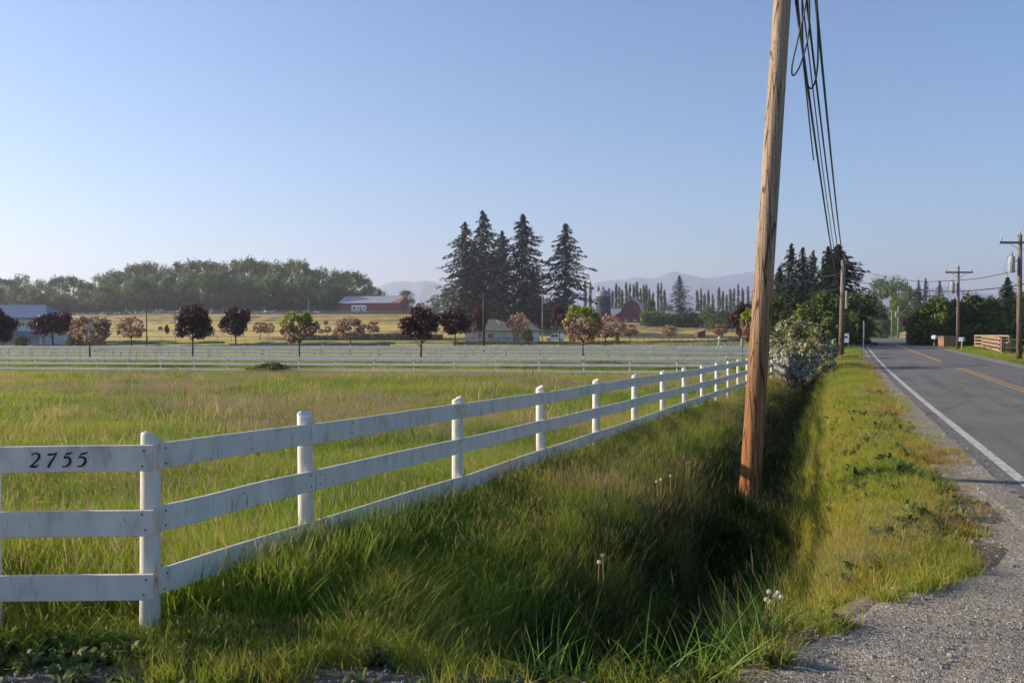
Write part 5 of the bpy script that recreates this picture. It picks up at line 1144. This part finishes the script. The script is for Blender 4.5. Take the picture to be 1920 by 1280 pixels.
M['glass'] = mat_glass()
M['silo'] = mat_plain('silo_stave', (.030, .033, .045), .2, 1.2, .8, .2, .02)
M['silo_dome'] = mat_plain('silo_dome', (.17, .20, .26), .12, 1.5, .7, .1, .02)
M['rv'] = mat_plain('camper_white', (.70, .71, .73), .06, 3, .4, .03, .002); M['van'] = mat_plain('van_white', (.66, .68, .73), .05, 3, .3, .02, .002)
M['tyre'] = mat_plain('tyre', (.015, .015, .016), .2, 8, .8, .1, .004); M['hub'] = mat_plain('wheel_hub', (.45, .45, .46), .1, 8, .4, .05, .004, metal=.6)
def window(root, x0, x1, yf, z0, z1, bar=True):
    w = MB().box(x0, x1, yf - .03, yf + .02, z0, z1).build('window', M['glass'], root); f = MB(); t = .07
    f.box(x0 - t, x1 + t, yf - .06, yf - .031, z1, z1 + t); f.box(x0 - t, x1 + t, yf - .07, yf - .031, z0 - t, z0); f.box(x0 - t, x0, yf - .06, yf - .031, z0, z1); f.box(x1, x1 + t, yf - .06, yf - .031, z0, z1)
    if bar: f.box((x0 + x1) / 2 - .035, (x0 + x1) / 2 + .035, yf - .055, yf - .031, z0, z1)
    f.build('frame', M['trim'], w)
def wheel(root, x, y, r_, w=.2):
    t = MB().tube([(x, y, r_), (x, y + w * .2, r_), (x, y + w * .8, r_), (x, y + w, r_)], [r_ * .9, r_, r_, r_ * .9], 18).build('wheel', M['tyre'], root)
    MB().tube([(x, y - .012, r_), (x, y - .004, r_)], [r_ * .5, r_ * .55], 14).build('hub', M['hub'], t)
def gable_shed(root, Lx, Wy, eave, ridge, wall, roof, over=.5, th=.12):
    MB().add([(0, 0, -.6), (Lx, 0, -.6), (Lx, Wy, -.6), (0, Wy, -.6), (0, 0, eave), (Lx, 0, eave), (Lx, Wy, eave), (0, Wy, eave), (0, Wy / 2, ridge - .05), (Lx, Wy / 2, ridge - .05)],
             [(0, 1, 5, 4), (1, 2, 6, 9, 5), (2, 3, 7, 6), (3, 0, 4, 8, 7)]).build('wall', M[wall], root)
    sl = (ridge - eave) / (Wy / 2); m = MB()
    for sg in (0, 1):
        ya, yb = (-over, Wy / 2) if sg == 0 else (Wy / 2, Wy + over); za, zb = (eave - over * sl, ridge) if sg == 0 else (ridge, eave - over * sl); n = int(Lx / .8)
        for i in range(n):
            xa, xb = -over + (Lx + 2 * over) * i / n, -over + (Lx + 2 * over) * (i + 1) / n - .03
            m.add([(xa, ya, za), (xb, ya, za), (xb, yb, zb), (xa, yb, zb), (xa, ya, za + th), (xb, ya, za + th), (xb, yb, zb + th), (xa, yb, zb + th)], [(0, 3, 2, 1), (4, 5, 6, 7), (0, 1, 5, 4), (1, 2, 6, 5), (2, 3, 7, 6), (3, 0, 4, 7)])
    r_ = m.build('roof', M[roof], root); MB().bar((-over, Wy / 2, ridge + th + .02), (Lx + over, Wy / 2, ridge + th + .02), .35, .06).build('ridge_cap', M[roof], r_); return r_
# long red shed on the hill
Yb = 386.0; x1 = UX(748, Yb); ang = math.radians(-14); z0 = ZY(585, Yb); Lx = 27.2
red = empty('red_shed', (x1 - Lx * math.cos(ang), Yb - Lx * math.sin(ang), z0), ang, 'long low red shed with grey tin roof on the hill', 'shed')
gable_shed(red, Lx, 12.5, 4.1, 7.0, 'red_board', 'tin')
MB().add([(Lx - 3.4, -.62, 3.93), (Lx + .6, -.62, 3.93), (Lx + .6, 6.1, 7.14), (Lx + .05, 6.1, 7.14), (Lx - .9, 4.0, 6.15), (Lx - 1.8, 2.0, 5.2), (Lx - 3.0, .9, 4.66)], [(0, 1, 2, 3, 4, 5, 6)]).build('rust_patch', M['rust_tin'], red)
MB().box(Lx + .01, Lx + .06, 4.2, 7.6, -.2, 3.1).build('door', M['darktrim'], red)
# camper in front of it
Yv = 372.0; xv = UX(659, Yv); zv = Hz(xv, Yv); k_ = Yv / F
rv = empty('camper', (xv, Yv, zv), math.radians(-6), 'white camper parked in front of the long red shed', 'camper')
m = MB(); m.prism([(0, .55), (0, 3.3), (.15, 3.45), (5.3, 3.45), (5.75, 3.2), (5.75, 2.2), (5.5, 1.6), (5.75, 1.1), (5.75, .55)], 0, 2.3); m.build('body', M['rv'], rv)
for x0, x1_, a, b in ((.5, 1.9, 1.9, 2.6), (2.6, 3.25, 1.95, 2.6), (4.75, 5.35, 1.95, 2.6)): window(rv, x0, x1_, -.01, a, b, False)
MB().box(3.65, 4.05, -.04, -.01, .75, 2.75).build('door', M['darktrim'], rv); MB().box(.05, 5.7, -.03, -.008, 1.25, 1.38).build('stripe', M['transformer'], rv)
for x in (1.3, 4.9): wheel(rv, x, -.02, .38, .3)
# low house
Yh = 214.0; px = Yh / F
xh = UX(872, Yh); zh = ZY(642, Yh); hs = empty('house', (xh, Yh, zh), math.radians(2), 'low grey house with hip roof behind the fences', 'house')
Wm = (962 - 872) * px; eave = (642 - 620) * px; ridge = (642 - 598) * px
MB().add([(0, 0, -.4), (Wm, 0, -.4), (Wm, 9, -.4), (0, 9, -.4), (0, 0, eave), (Wm, 0, eave), (Wm, 9, eave), (0, 9, eave)], [(0, 1, 5, 4), (1, 2, 6, 5), (2, 3, 7, 6), (3, 0, 4, 7), (4, 5, 6, 7)]).build('wall', M['siding'], hs)
def hip(root, x0, x1_, y0, y1, e, r_, a, b, mat, o_=.45):
    yc = (y0 + y1) / 2; m = MB(); m.add([(x0 - o_, y0 - o_, e), (x1_ + o_, y0 - o_, e), (x1_ + o_, y1 + o_, e), (x0 - o_, y1 + o_, e), (a, yc, r_), (b, yc, r_), (x0 - o_, y0 - o_, e - .16), (x1_ + o_, y0 - o_, e - .16), (x1_ + o_, y1 + o_, e - .16), (x0 - o_, y1 + o_, e - .16)],
          [(0, 1, 5, 4), (1, 2, 5), (2, 3, 4, 5), (3, 0, 4), (6, 9, 8, 7), (0, 6, 7, 1), (1, 7, 8, 2), (2, 8, 9, 3), (3, 9, 6, 0)]); r1 = m.build('roof', M[mat], root)
    MB().box(x0 - o_ - .05, x1_ + o_ + .05, y0 - o_ - .10, y0 - o_ - .01, e - .15, e - .02).build('gutter', M['darktrim'], r1); return r1
rf = hip(hs, 0, Wm + 3.0, 0, 9, eave + .02, ridge, 5.6, 7.6, 'shingle')
MB().add([(8.2, 1.6, eave + 1.55), (9.9, .4, eave + .62), (9.9, .4, eave + 1.0), (8.2, 1.6, eave + 2.0), (7.4, 2.6, eave + 2.2), (7.4, 2.6, eave + 2.7)], [(0, 1, 2, 3), (0, 3, 5, 4)]).build('dormer', M['darktrim'], rf)
xw = (1013 - 872) * px
MB().add([(Wm + .01, 2.6, -.4), (xw, 2.6, -.4), (xw, 9, -.4), (Wm + .01, 9, -.4), (Wm + .01, 2.6, eave), (xw, 2.6, eave), (xw, 9, eave), (Wm + .01, 9, eave)], [(0, 1, 5, 4), (1, 2, 6, 5), (2, 3, 7, 6), (3, 0, 4, 7), (4, 5, 6, 7)]).build('wing_wall', M['pale_blue'], hs)
hip(hs, Wm + 2.0, xw, 2.6, 9, eave + .1, (642 - 603) * px, Wm + 4.4, xw - 2.2, 'shingle', .4)
window(hs, (915 - 872) * px, (925 - 872) * px, 0, 1.15, 2.1); window(hs, (897 - 872) * px, (902 - 872) * px, 0, 1.3, 2.0, False); window(hs, (992 - 872) * px, (997 - 872) * px, 2.6, 1.2, 2.1, False)
MB().box((1002 - 872) * px, (1012 - 872) * px, 2.55, 2.59, -.2, 2.15).build('garage_door', M['trim'], hs)
MB().box((951 - 872) * px, (953.5 - 872) * px, -.03, -.002, .75, 1.0).build('meter_box', M['darktrim'], hs)
# van
Yv = 203.0; kx = Yv / F; xv = UX(1023, Yv); zv = ZY(641, Yv)
vn_ = empty('van', (xv, Yv, zv), math.radians(-4), 'white van parked beside the low house', 'van')
m = MB(); m.prism([(.05, .35), (0, .8), (.25, .98), (.85, 1.08), (1.5, 1.78), (1.9, 1.92), (4.1, 1.92), (4.25, 1.75), (4.3, .9), (4.25, .35)], 0, 1.75); m.build('body', M['van'], vn_)
for x0, x1_, x2 in ((1.25, 1.6, 2.0), (2.12, 2.12, 2.75)):
    MB().add([(x0 - .15 if x0 < 2 else x0, -.012, 1.12), (x2, -.012, 1.12), (x2, -.012, 1.70), (x1_, -.012, 1.70)], [(0, 1, 2, 3)]).build('side_window', M['glass'], vn_)
MB().add([(.92, .1, 1.14), (1.47, .1, 1.74), (1.47, 1.65, 1.74), (.92, 1.65, 1.14)], [(0, 1, 2, 3)]).build('windscreen', M['glass'], vn_)
for x in (.8, 3.4): wheel(vn_, x, -.02, .33, .22)
MB().box(.02, .2, -.02, .3, .62, .78).build('headlight', M['hub'], vn_); MB().box(.3, 4.2, -.018, -.003, .68, .76).build('trim_strip', M['darktrim'], vn_)
# blue roofed building
Yu = 178.0; ku = Yu / F; xu = UX(-70, Yu); zu = ZY(652, Yu); bb = empty('blue_roof_building', (xu, Yu, zu), math.radians(1), 'pale two storey building with blue grey hip roof at left edge', 'building')
Wb = (84 + 70) * ku; ev = (652 - 596) * ku; rg = (652 - 570) * ku
MB().box(0, Wb, 0, 11, -.5, ev).build('wall', M['pale_blue'], bb); hip(bb, 0, Wb, 0, 11, ev + .03, rg, 4.0, Wb - 2.6, 'blue_roof', .5)
window(bb, (35 + 70) * ku, (44 + 70) * ku, 0, ev - 1.6, ev - .85); MB().tube([(125.5 * ku, -.1, .0), (125.5 * ku, -.1, ev - .1)], .06, 8).build('downspout', M['darktrim'], bb)
MB().add([(0, -2.6, ev - 3.6), (Wb + 1, -2.6, ev - 3.6), (Wb + 1, -.01, ev - 2.6), (0, -.01, ev - 2.6), (0, -2.6, ev - 3.75), (Wb + 1, -2.6, ev - 3.75), (Wb + 1, -.01, ev - 2.75), (0, -.01, ev - 2.75)], [(0, 1, 2, 3), (4, 7, 6, 5), (0, 4, 5, 1), (1, 5, 6, 2), (3, 7, 4, 0)]).build('porch_roof', M['blue_roof'], bb)
for i in range(5): MB().tube([(.4 + i * (Wb - .2) / 4, -2.4, -.5), (.4 + i * (Wb - .2) / 4, -2.4, ev - 3.7)], .09, 8).build('porch_post', M['trim'], bb)
# second smaller roof behind the maple
an = empty('outbuilding', (UX(112, 200), 200, ZY(648, 200)), 0, 'small outbuilding with pale grey roof right of the blue roofed building', 'outbuilding')
gable_shed(an, 4.6, 7, (648 - 608) * 200 / F, (648 - 597) * 200 / F, 'siding', 'blue_roof', .3)
# gambrel barn with silo and sheds
Yg = 396.0; kg = Yg / F; zg = ZY(608, Yg); gb = empty('gambrel_barn', (UX(1184, Yg), Yg, zg), math.radians(-16), 'dark red gambrel barn with blue grey roof beyond the fields', 'barn')
W2 = 4.6; E = (608 - 586) * kg; K = (608 - 570) * kg; A = (608 - 561) * kg; Ln = 15.0
prof = [(-W2, -.6), (-W2, E), (-3.1, K), (0, A), (3.1, K), (W2, E), (W2, -.6)]
m = MB(); n = len(prof); m.add([(x, 0, z) for x, z in prof] + [(x, Ln, z) for x, z in prof], [tuple(range(n)), tuple(range(2 * n - 1, n - 1, -1)), (0, n, n + 1, 1), (n - 2, 2 * n - 2, 2 * n - 1, n - 1)]); m.build('wall', M['dark_red'], gb)
m = MB(); rp = [(-W2 - .7, E - .15), (-W2 - .1, E + .35), (-3.25, K + .1), (0, A + .16), (3.25, K + .1), (W2 + .1, E + .35), (W2 + .7, E - .15)]
for i in range(6):
    (xa, za), (xb, zb) = rp[i], rp[i + 1]; m.add([(xa, -.5, za), (xb, -.5, zb), (xb, Ln + .4, zb), (xa, Ln + .4, za), (xa, -.5, za + .14), (xb, -.5, zb + .14), (xb, Ln + .4, zb + .14), (xa, Ln + .4, za + .14)], [(0, 1, 2, 3), (7, 6, 5, 4), (0, 4, 5, 1), (3, 2, 6, 7)])
r_ = m.build('roof', M['barn_roof'], gb)
m = MB()
for i in range(6): m.bar((rp[i][0], -.53, rp[i][1] + .05), (rp[i + 1][0], -.53, rp[i + 1][1] + .05), .06, .22)
m.build('barge_board', M['tin'], r_)
MB().box(W2 - .2, W2 + .06, -.06, .2, -.5, E).build('corner_board', M['trim'], gb)
for xc in (-2.3, 1.5):
    for dx in (-.42, .42): MB().box(xc + dx - .2, xc + dx + .2, -.07, -.002, 1.2, 2.2).build('window', M['trim'], gb)
MB().add([(-W2 - .01, .3, -.6), (-W2 - 4.6, .3, -.6), (-W2 - 4.6, .3, E - 1.9), (-W2 - .01, .3, E + .1), (-W2 - .01, Ln, -.6), (-W2 - 4.6, Ln, -.6), (-W2 - 4.6, Ln, E - 1.9), (-W2 - .01, Ln, E + .1)], [(0, 3, 2, 1), (4, 5, 6, 7), (1, 2, 6, 5)]).build('lean_to_wall', M['dark_red'], gb)
MB().add([(-W2 + .1, -.1, E + .35), (-W2 - 5.0, -.1, E - 1.85), (-W2 - 5.0, Ln, E - 1.85), (-W2 + .1, Ln, E + .35), (-W2 + .1, -.1, E + .2), (-W2 - 5.0, -.1, E - 2.0), (-W2 - 5.0, Ln, E - 2.0), (-W2 + .1, Ln, E + .2)], [(0, 3, 2, 1), (4, 5, 6, 7), (0, 1, 5, 4), (1, 2, 6, 5)]).build('lean_to_roof', M['tin'], gb)
si = empty('silo', (UX(1131, 402), 402, ZY(606, 402)), 0, 'dark silo with pale domed top beside the gambrel barn', 'silo'); ks = 402 / F; rs_ = 14 * ks; hb = (606 - 556) * ks; hd = (556 - 543) * ks
MB().tube([(0, 0, -.5), (0, 0, hb)], [rs_, rs_], 28, False).build('drum', M['silo'], si, True)
MB().tube([(0, 0, hb + hd * math.sin(a * math.pi / 14)) for a in range(8)], [max(.02, rs_ * 1.02 * math.cos(a * math.pi / 14)) for a in range(8)], 28, False).build('dome', M['silo_dome'], si, True)
for i in range(1, 9): MB().tube([(0, 0, hb * i / 9 - .04), (0, 0, hb * i / 9 + .04)], [rs_ + .035, rs_ + .035], 28, False).build('hoop', M['iron'], si, True)
MB().box(-.45, .45, -rs_ - .5, -rs_ + .1, -.4, hb).build('chute', M['silo'], si)
ls = empty('open_shed', (UX(1212, 388), 388, ZY(607, 388)), math.radians(-3), 'long low dark open shed with pale roof right of the gambrel barn', 'shed')
gable_shed(ls, 22.5, 9, 3.9, 5.4, 'dark_red', 'tin', .6)
bk = empty('open_shed', (UX(1140, 425), 425, ZY(604, 425)), 0, 'low shed with pale tin roof between silo and gambrel barn', 'shed'); gable_shed(bk, 9, 9, 4.0, 6.6, 'dark_red', 'tin', .3)
kn = empty('field_shed', (UX(1308, 205), 205, ZY(630, 205)), math.radians(12), 'tiny brown field shelter in the right hand hay field', 'shelter')
MB().add([(0, 0, -.3), (1.9, 0, -.3), (1.9, 1.6, -.3), (0, 1.6, -.3), (0, 0, .75), (1.9, 0, 1.35), (1.9, 1.6, 1.35), (0, 1.6, .75)], [(0, 1, 5, 4), (1, 2, 6, 5), (2, 3, 7, 6), (3, 0, 4, 7)]).build('wall', M['dark_red'], kn); MB().add([(-.2, -.2, .72), (2.1, -.2, 1.44), (2.1, 1.8, 1.44), (-.2, 1.8, .72), (-.2, -.2, .80), (2.1, -.2, 1.52), (2.1, 1.8, 1.52), (-.2, 1.8, .80)], [(0, 3, 2, 1), (4, 5, 6, 7), (0, 1, 5, 4), (1, 2, 6, 5), (3, 0, 4, 7)]).build('roof', M['rust_tin'], kn)

# dark wire fences and the hill-top rail fence
def rail_fence(label, pts, h, nb, mat, pw, bw, n, cat='fence', group=None, name='rail_fence', bh=.09):
    a, b = pts; root = empty(name, (a[0], a[1], Hz(*a)), 0, label, cat, group); prev = None
    pm = MB().box(-pw / 2, pw / 2, -pw / 2, pw / 2, -.3, 1.0).mesh('post'); pm.materials.append(M[mat]); bm_ = MB().box(0, 1, -bw / 2, bw / 2, -bh / 2, bh / 2).mesh('rail'); bm_.materials.append(M[mat])
    for i in range(n + 1):
        t = i / n; x, y = lerp(a[0], b[0], t), lerp(a[1], b[1], t); z = Hz(x, y); o = obj('post', pm, None, root); o.location = Vector((x, y, z)) - root.location; o.scale = (1, 1, h)
        if prev:
            for k in range(nb):
                zz = h * (k + .9) / nb - .02; p0 = Vector(prev) + Vector((0, -pw / 2 - bw / 2 - .002, zz)); p1 = Vector((x, y - pw / 2 - bw / 2 - .002, z + zz)); d = p1 - p0; o = obj('rail', bm_, None, root); o.location = p0 - root.location; o.scale = (d.length, 1, 1); o.rotation_euler = (0, -math.asin(d.z / d.length), math.atan2(d.y, d.x))
        prev = (x, y, z)
    return root
rail_fence('thin dark iron fence in front of the low house', ((UX(873, 205), 205), (UX(1010, 203), 203)), 1.2, 1, 'iron', .06, .04, 9)
rail_fence('long thin dark fence below the right hand hay field', ((UX(1150, 196), 196), (UX(1420, 178), 178)), 1.25, 1, 'iron', .07, .05, 22)
rail_fence('thin grey fence along the foot of the upper hay field at left', ((UX(120, 226), 226), (UX(800, 226), 226)), 1.1, 1, 'iron', .07, .04, 26)
M['greyrail'] = mat_plain('grey_rail', (.24, .25, .27), .2, 4, .8, .2, .01)
rail_fence('grey rail fence along the top edge of the hay field', ((UX(-20, 374), 374), (UX(790, 371), 371)), 1.35, 3, 'greyrail', .12, .06, 44, bh=.16)
rail_fence('grey rail fence in the farm yard right of the gambrel barn', ((UX(1240, 372), 372), (UX(1390, 350), 350)), 1.3, 3, 'greyrail', .12, .06, 12, bh=.14)
# wooden rail fences right of the road
M['newrail'] = mat_plain('sunlit_timber', (.29, .215, .135), .2, 3, .8, .3, .01, stretch=(1, 4, 4)); M['redpost'] = mat_plain('reddish_post', (.26, .15, .105), .25, 5, .85, .3, .01)
def wood_fence(label, a, b, n, h, nb):
    root = empty('timber_fence', (a[0], a[1], Hz(*a)), 0, label, 'fence'); pts = []
    for i in range(n + 1):
        t = i / n; x, y = lerp(a[0], b[0], t), lerp(a[1], b[1], t); z = Hz(x, y); pts.append((x, y, z)); MB().box(-.075, .075, -.075, .075, -.3, h).build('post', M['redpost'], root).location = Vector((x, y, z)) - root.location
    for i in range(n):
        p, q = Vector(pts[i]), Vector(pts[i + 1]); d = Vector((q.x - p.x, q.y - p.y, 0)).normalized(); nrm = Vector((-abs(d.y), d.x * (1 if d.y > 0 else -1), 0)) if abs(d.y) > .3 else Vector((0, -1, 0))
        for k in range(nb):
            off = nrm * .10 + Vector((0, 0, h * (k + .75) / nb)); m = MB(); m.bar(p + off - root.location, q + off - root.location, .045, .15); m.build('rail', M['newrail'], root)
wood_fence('sunlit timber rail fence with reddish posts right of the road', (UX(1843, 84), 84), (UX(1879, 67), 67), 7, 1.2, 4)
wood_fence('rear timber rail fence beyond the sunlit one at right', (UX(1829, 88), 88), (UX(1893, 84), 84), 3, 1.25, 4)
wood_fence('short pale rail fence far down the right of the road', (UX(1686, 205), 205), (UX(1705, 168), 168), 4, 1.3, 4)
rail_fence('dark wire fence beside the tall right hand pole', ((UX(1884, 66), 66), (UX(1940, 62), 62)), 1.15, 2, 'iron', .09, .05, 4)
def post_box(u, Y, label, col):
    x = UX(u, Y); root = empty('mail_box', (x, Y, Hz(x, Y)), math.radians(20), label, 'mail box'); MB().box(-.05, .05, -.05, .05, -.3, .75).build('post', M['pole_pale'], root)
    prof_ = [(-.14, .752), (.14, .752), (.14, .98)] + [(.14 * math.cos(a * math.pi / 8), .98 + .14 * math.sin(a * math.pi / 8)) for a in range(1, 8)] + [(-.14, .98)]
    MB().prism(prof_, -.25, .25).build('box', M[col], root)
post_box(1804, 75, 'grey blue mail box beside the crossarm pole', 'barn_roof'); post_box(1752, 88, 'pale mail box near the bend in the right road edge', 'transformer')
xs_, ys_ = UX(1777, 90), 90.0
st = empty('timber_box', (xs_, ys_, Hz(xs_, ys_)), math.radians(15), 'small reddish timber box at the right road edge below the hedge', 'box')
MB().box(-.8, .8, -.4, .4, -.1, 1.0).build('body', M['redpost'], st); MB().box(-.9, .9, -.5, .5, 1.003, 1.08).build('lid', M['newrail'], st)
for sx in (-.6, 0, .6): MB().box(sx - .06, sx + .06, -.43, -.403, 0, .98).build('batten', M['newrail'], st)
# white arched gateway at the end of the lane
xg, yg = UX(1349, 71), 71.0; zg_ = ZY(672, yg); gt = empty('gateway', (xg, yg, zg_), math.radians(-6), 'white arched gate between two ball topped posts left of the big pole', 'gate')
for xx, hh in ((0, 1.45), (1.75, 1.60)):
    p = MB().box(xx - .09, xx + .09, -.09, .09, -.4, hh).build('gate_post', M['paint'], gt); m = MB(); m.tube([(xx, 0, hh + .01 + .13 * (1 - math.cos(a * math.pi / 8))) for a in range(9)], [max(.01, .12 * math.sin(a * math.pi / 8)) for a in range(9)], 12); m.build('ball_finial', M['paint'], p, True)
for i in range(9):
    t = i / 8.0; xx = .2 + 1.35 * t; top = .55 + .80 * math.sin(math.pi * min(1, .12 + t * .8)); MB().box(xx - .03, xx + .03, -.015, .015, .1, top).build('picket', M['paint'], gt)
m = MB(); m.tube([(.2 + 1.35 * i / 12.0, -.03, .57 + .80 * math.sin(math.pi * min(1, .12 + i / 12.0 * .8))) for i in range(13)], .04, 6); m.build('arch_rail', M['paint'], gt); MB().box(.15, 1.6, -.045, -.016, .3, .38).build('cross_rail', M['paint'], gt)
# two distant cars
def car(u, y, Y, label):
    x = UX(u, Y); root = empty('car', (x, Y, ZY(y, Y)), math.radians(-21), label, 'car'); m = MB(); m.prism([(-.85, .3), (-.88, .85), (-.7, 1.0), (-.6, 1.42), (.6, 1.42), (.7, 1.0), (.88, .85), (.85, .3)], 0, 4.2); m.build('body', M['darktrim'], root); MB().box(-.58, .58, -.02, -.004, 1.02, 1.36).build('windscreen', M['glass'], root)
    for sx in (-.7, .7): MB().tube([(sx - .1, .8, .3), (sx + .1, .8, .3)], .3, 12).build('wheel', M['tyre'], root)
    for sx in (-.62, .62): MB().box(sx - .13, sx + .13, -.03, -.003, .65, .78).build('headlight', M['hub'], root)
car(1623, 630.5, 520, 'dark car on the far dip of the road'); car(1621, 618, 760, 'farther dark car on the distant rise of the road')

# ------------------------------------------------------------------ haze
def build_haze():
    m, t, o = mat_new('haze_air'); p = N(t, 'ShaderNodeVolumePrincipled'); p.inputs['Color'].default_value = (.82, .84, 1.0, 1); p.inputs['Density'].default_value = HAZE; p.inputs['Anisotropy'].default_value = .32
    L(t, p.outputs[0], o.inputs['Volume']); mb = MB().box(-12500, 15500, -400, 13500, -12, 405); h = mb.build('haze', m); tag(h, 'thin pale air haze over the whole landscape', 'haze', None, 'stuff')
build_haze()
